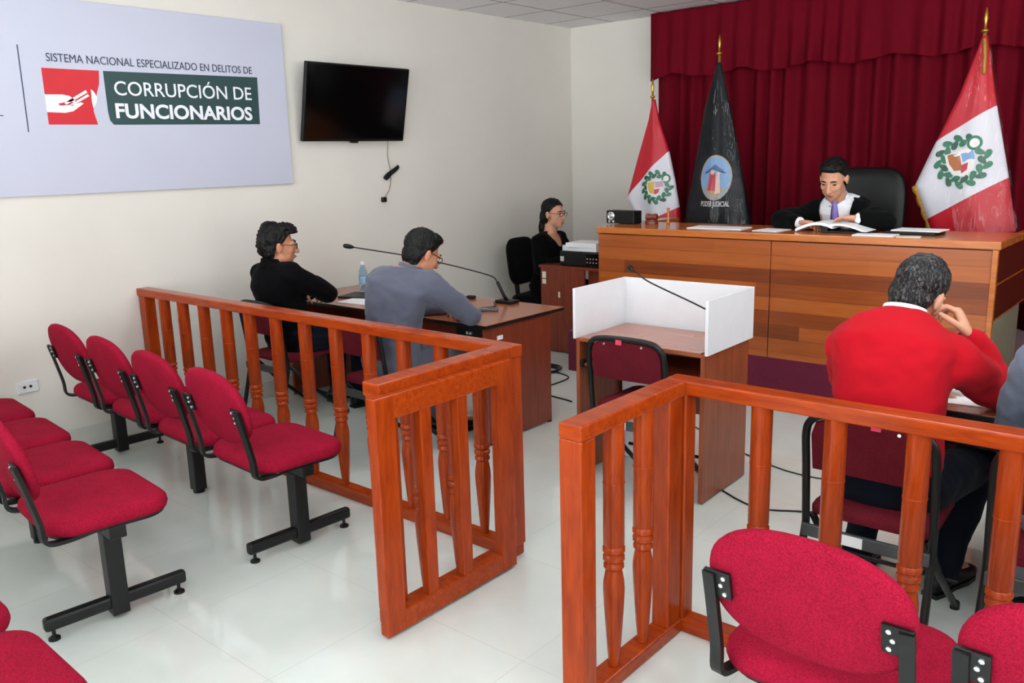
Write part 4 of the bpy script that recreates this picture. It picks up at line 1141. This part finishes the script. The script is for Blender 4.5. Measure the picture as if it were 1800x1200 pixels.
    if J.get('shirt'):
        b = B(); spine_loft(b, sp, [q+loose*.72 for q in W], [q+loose*.72 for q in Dp], sds)
        for q in (sR, sL): cap(b, q*.8+nk*.2, nk-Vector((0, 0, .035*s))+(q-nk)*.25, .052*s+loose*.3, .056*s+loose*.5)
        gm = fuse('shirt', b, M[J['shirt']], t, .006, 6, wrinkle(seed+2, .003, 14), lambda p: ((p-nk).dot(nrm) > .026*s and (p-nk).length < .078*s) or abs((p-nk).dot(side)) > .125, org)
    # trousers
    b = B(); spine_loft(b, sp[:3], [q+.012 for q in W[:3]], [q+.012 for q in Dp[:3]], sds[:3])
    for sd in 'RL': leg(b, J['hip'+sd], J['kn'+sd], J['an'+sd], .012, 1.04)
    fuse('trousers', b, M[bottom], t, .0075, 6, wrinkle(seed+5, .006, 8), None, org)
    for sd in 'RL': shoe(t, J['an'+sd], J['toe'+sd], s, org, fl=J.get('floor', 0.0))
    return t, org, R, gm
def collar_ring(parent, nk, up, org, m, name, r=.068, h=.035, lean=Vector((0, 0, 0)), open_front=None, flare=.008):
    up = up.normalized(); u, v = frame_of(up); b = B(); rr = []
    for k, (dr, dz) in enumerate(((.010, -.02), (.004, .005), (0, h), (-.004, h), (.0, .0), (.006, -.02))):
        rr.append([nk-org+up*dz+lean*dz+(u*math.cos(2*PI*i/28)+v*math.sin(2*PI*i/28))*(r+dr+flare*(dz < 0)) for i in range(28)])
    rr.append(rr[0]); rings(b, rr, True, False); bmesh.ops.remove_doubles(b, verts=b.verts[:], dist=1e-5)
    return obj(name, b, M[m], parent, True)
Zp = Vector((0, 0, 1)); Yp = Vector((0, 1, 0)); Xp = Vector((1, 0, 0))
from mathutils.bvhtree import BVHTree
def surf(o, org, p, d):
    """first hit of the part's surface along d from p (world)"""
    me = o.data
    bv = BVHTree.FromPolygons([v.co+org for v in me.vertices], [tuple(q.vertices) for q in me.polygons])
    h = bv.ray_cast(Vector(p), Vector(d))
    return h[0] if h[0] is not None else Vector(p)
FIST = dict(curl=(.7, .9, .6), thumb=.5)
# 1 the person in black at the far left
J = dict(pelvis=V(.60, .66, .53), neck=V(.60, .568, 1.04), head=V(.63, .605, 1.157), hrot=(-.42, -.08, .04),
         shR=V(.775, .59, .98), shL=V(.455, .575, .962), elR=V(.80, .84, .835), elL=V(.40, .83, .82), wrR=V(.56, .95, .795), wrL=V(.50, .91, .80),
         hdR=V(-.9, .2, 0), hnR=V(0, -.1, -1), hdL=V(.9, -.05, 0), hnL=V(0, 0, -1), hipR=V(.70, .66, .52), hipL=V(.50, .66, .52),
         knR=V(.74, 1.12, .53), knL=V(.48, 1.12, .53), anR=V(.74, 1.10, .095), anL=V(.48, 1.10, .095), toeR=V(.1, 1, 0), toeL=V(-.1, 1, 0), pside=Xp)
t, org, R, gm = person('person in black jacket and spectacles with arms resting on the left table', J, 'blackcloth', 'navy', style='tuft', glasses=True, hair_amp=.011, seed=1)
collar_ring(t, J['neck']+V(0, -.005, .0), V(0, .12, 1), org, 'blackcloth', 'collar', .070, .04)
# 2 the person in grey
J = dict(pelvis=V(1.64, .60, .53), neck=V(1.738, .672, 1.07), head=V(1.765, .775, 1.148), hrot=(-.22, -.50, .06), hunch=V(0, -.035, .02),
         shR=V(1.91, .70, .985), shL=V(1.55, .625, .995), elR=V(1.975, .935, .785), elL=V(1.45, .90, .79), wrR=V(1.76, 1.07, .775), wrL=V(1.60, 1.12, .775),
         hdR=V(-.8, .5, .05), hnR=V(0, 0, -1), hdL=V(.7, .6, 0), hnL=V(0, 0, -1), hipR=V(1.72, .60, .52), hipL=V(1.54, .60, .52),
         knR=V(1.70, 1.07, .52), knL=V(1.52, 1.08, .53), anR=V(1.70, 1.02, .095), anL=V(1.52, 1.05, .095), toeR=V(.1, 1, 0), toeL=V(-.1, 1, 0), pside=Xp)
t, org, R, gm = person('person in grey suit and spectacles leaning over the left table to write', J, 'greysuit', 'greysuit', style='parted', glasses=True, seed=2)
collar_ring(t, J['neck']+V(.01, .015, -.005), V(.15, .35, 1), org, 'greysuit', 'collar', .068, .03)
# 3 the person in the red sweater
J = dict(pelvis=V(4.44, .38, .53), hem=.60, hs=1.12, neck=V(4.415, .545, 1.088), head=V(4.435, .665, 1.152), hrot=(-.25, -.42, .22), hunch=V(0, -.055, .03),
         shR=V(4.605, .51, .955), shL=V(4.265, .47, .97), elR=V(4.69, .80, .795), elL=V(4.20, .68, .79), wrR=V(4.60, .70, 1.005), wrL=V(4.42, .86, .775),
         hdR=V(-.42, -.02, .9), hnR=V(-.85, -.25, -.4), hkR=dict(each=[(.75, .9, .5), (.95, 1.0, .6), (1.1, 1.1, .7), (1.25, 1.1, .7)], thumb=.35, spread=.05), hdL=V(.7, .5, 0), hnL=V(0, 0, -1),
         hipR=V(4.54, .38, .52), hipL=V(4.34, .38, .52), knR=V(4.63, .87, .50), knL=V(4.30, .84, .51), anR=V(4.57, .74, .095), anL=V(4.265, .70, .095), toeR=V(.25, 1, 0), toeL=V(0, 1, 0), pside=Xp, cuff=.92)
t, org, R, gm = person('person in bright red sweater seen from behind, one hand held to the ear', J, 'redknit', 'navy', 'skin2', 'hairg', seed=3, top_name='sweater', belly=1.12, loose=.022, hair_amp=.005)
nd = V(.03, .45, 1)
collar_ring(t, J['neck']+V(.0, .016, -.004), nd, org, 'shirt', 'shirt_collar', .072, .032)
collar_ring(t, J['neck']+V(.0, .008, -.008), nd, org, 'darkred', 'neck_band', .078, .022)
# 4 the person at the right frame edge
J = dict(pelvis=V(5.06, .38, .53), neck=V(5.05, .48, 1.05), head=V(5.06, .55, 1.20), hrot=(-.1, -.25, 0), hunch=V(0, -.03, .02),
         shR=V(5.235, .47, .95), shL=V(4.845, .52, .985), elR=V(5.30, .72, .79), elL=V(4.775, .62, .735), wrR=V(5.12, .88, .775), wrL=V(4.93, .86, .775),
         hdR=V(-.6, .6, 0), hnR=V(0, 0, -1), hdL=V(.6, .6, 0), hnL=V(0, 0, -1), hipR=V(5.15, .38, .52), hipL=V(4.96, .38, .52),
         knR=V(5.18, .86, .51), knL=V(4.79, .80, .495), anR=V(5.2, .80, .095), anL=V(4.86, .74, .095), toeR=V(.1, 1, 0), toeL=V(0, 1, 0), pside=Xp)
t, org, R, gm = person('person in slate grey jacket cut off by the right frame edge', J, 'greyjacket', 'greytrouser', seed=4)
collar_ring(t, J['neck'], V(0, .2, 1), org, 'shirt', 'shirt_collar', .066, .035)
# 5 the woman at the clerk's desk
J = dict(pelvis=V(.53, 3.5, .52), neck=V(.575, 3.495, 1.0), head=V(.625, 3.50, 1.165), hrot=(-PI/2-.02, -.06, 0),
         shR=V(.575, 3.335, .925), shL=V(.56, 3.655, .925), elR=V(.64, 3.27, .705), elL=V(.66, 3.71, .72), wrR=V(.82, 3.44, .79), wrL=V(.86, 3.62, .79),
         hdR=V(.8, .5, 0), hnR=V(0, 0, -1), hdL=V(.9, -.2, 0), hnL=V(0, 0, -1), hipR=V(.53, 3.41, .50), hipL=V(.53, 3.59, .50),
         knR=V(.98, 3.42, .52), knL=V(.98, 3.59, .52), anR=V(.92, 3.42, .095), anL=V(.92, 3.58, .095), toeR=V(1, -.1, 0), toeL=V(1, .1, 0), pside=-Yp)
t, org, R, gm = person('woman in black with long dark hair and glasses in profile by the left wall', J, 'blackcloth', 'blackcloth', 'skin2', 'hair', 'long', True, s=1.02, female=True, seed=5, top_name='cardigan',
    cut=lambda p: p.x > .60 and abs(p.y-3.495) < .028+.5*max(0, p.z-.90) and p.z > .885 and p.x < .76, hair_amp=.004)
# 6 the judge
J = dict(floor=P0, pelvis=V(3.19, 3.53, .905), neck=V(3.175, 3.365, 1.335), head=V(3.185, 3.225, 1.468), hrot=(PI+.04, -.48, -.03), hunch=V(0, .03, .02),
         shR=V(2.99, 3.37, 1.225), shL=V(3.365, 3.37, 1.225), elR=V(2.88, 3.11, 1.20), elL=V(3.56, 3.13, 1.205), wrR=V(3.06, 3.00, 1.195), wrL=V(3.43, 3.03, 1.232),
         hdR=V(.9, -.35, .05), hnR=V(0, -.2, -1), hdL=V(-.95, -.12, -.02), hnL=V(0, -.3, -1), hkL=dict(curl=(.25, .35, .3), thumb=.3, spread=.15),
         hipR=V(3.09, 3.53, .895), hipL=V(3.29, 3.53, .895), knR=V(3.08, 3.06, .88), knL=V(3.30, 3.06, .88), anR=V(3.08, 3.02, .42), anL=V(3.30, 3.02, .42), toeR=V(-.1, -1, 0), toeL=V(.1, -1, 0), pside=-Xp, cuff=.78, shirt='shirt')
t, org, R, gm = person('judge in black robe and lavender tie reading papers at the court bench', J, 'robe', 'robe', 'skin2', 'hair', 'parted', closed=True, seed=6, top_name='robe', loose=.022,
    cut=lambda p: p.y < 3.37 and p.z > 1.13 and abs(p.x-3.18) < .088+.10*max(0, p.z-1.15) and p.y > 3.08)
collar_ring(t, J['neck']+V(0, -.014, .006), V(0, -.62, 1), org, 'shirt', 'shirt_collar', .066, .024, flare=.012)
b = B(); prev = []
for z, wd in ((1.345, .020), (1.315, .024), (1.30, .017), (1.26, .024), (1.20, .03), (1.15, .032), (1.12, .028)):
    h = surf(gm, org, V(3.18, 2.9, z), V(0, 1, 0)); y = min(h.y, 3.31 if z < 1.31 else 3.29)-.012
    prev.append([V(3.18-wd, y+.004, z)-org, V(3.18, y-.004, z)-org, V(3.18+wd, y+.004, z)-org, V(3.18, y+.012, z)-org])
rings(b, prev); obj('necktie', b, M['tie'], t, True)
for sd, e_, w_ in (('R', J['elR'], J['wrR']), ('L', J['elL'], J['wrL'])):
    b = B(); d = (w_-e_); chain(b, [e_+d*.62-org, e_+d*.95-org], [.044, .038], 14); obj('shirt_cuff', b, M['shirt'], t, True)
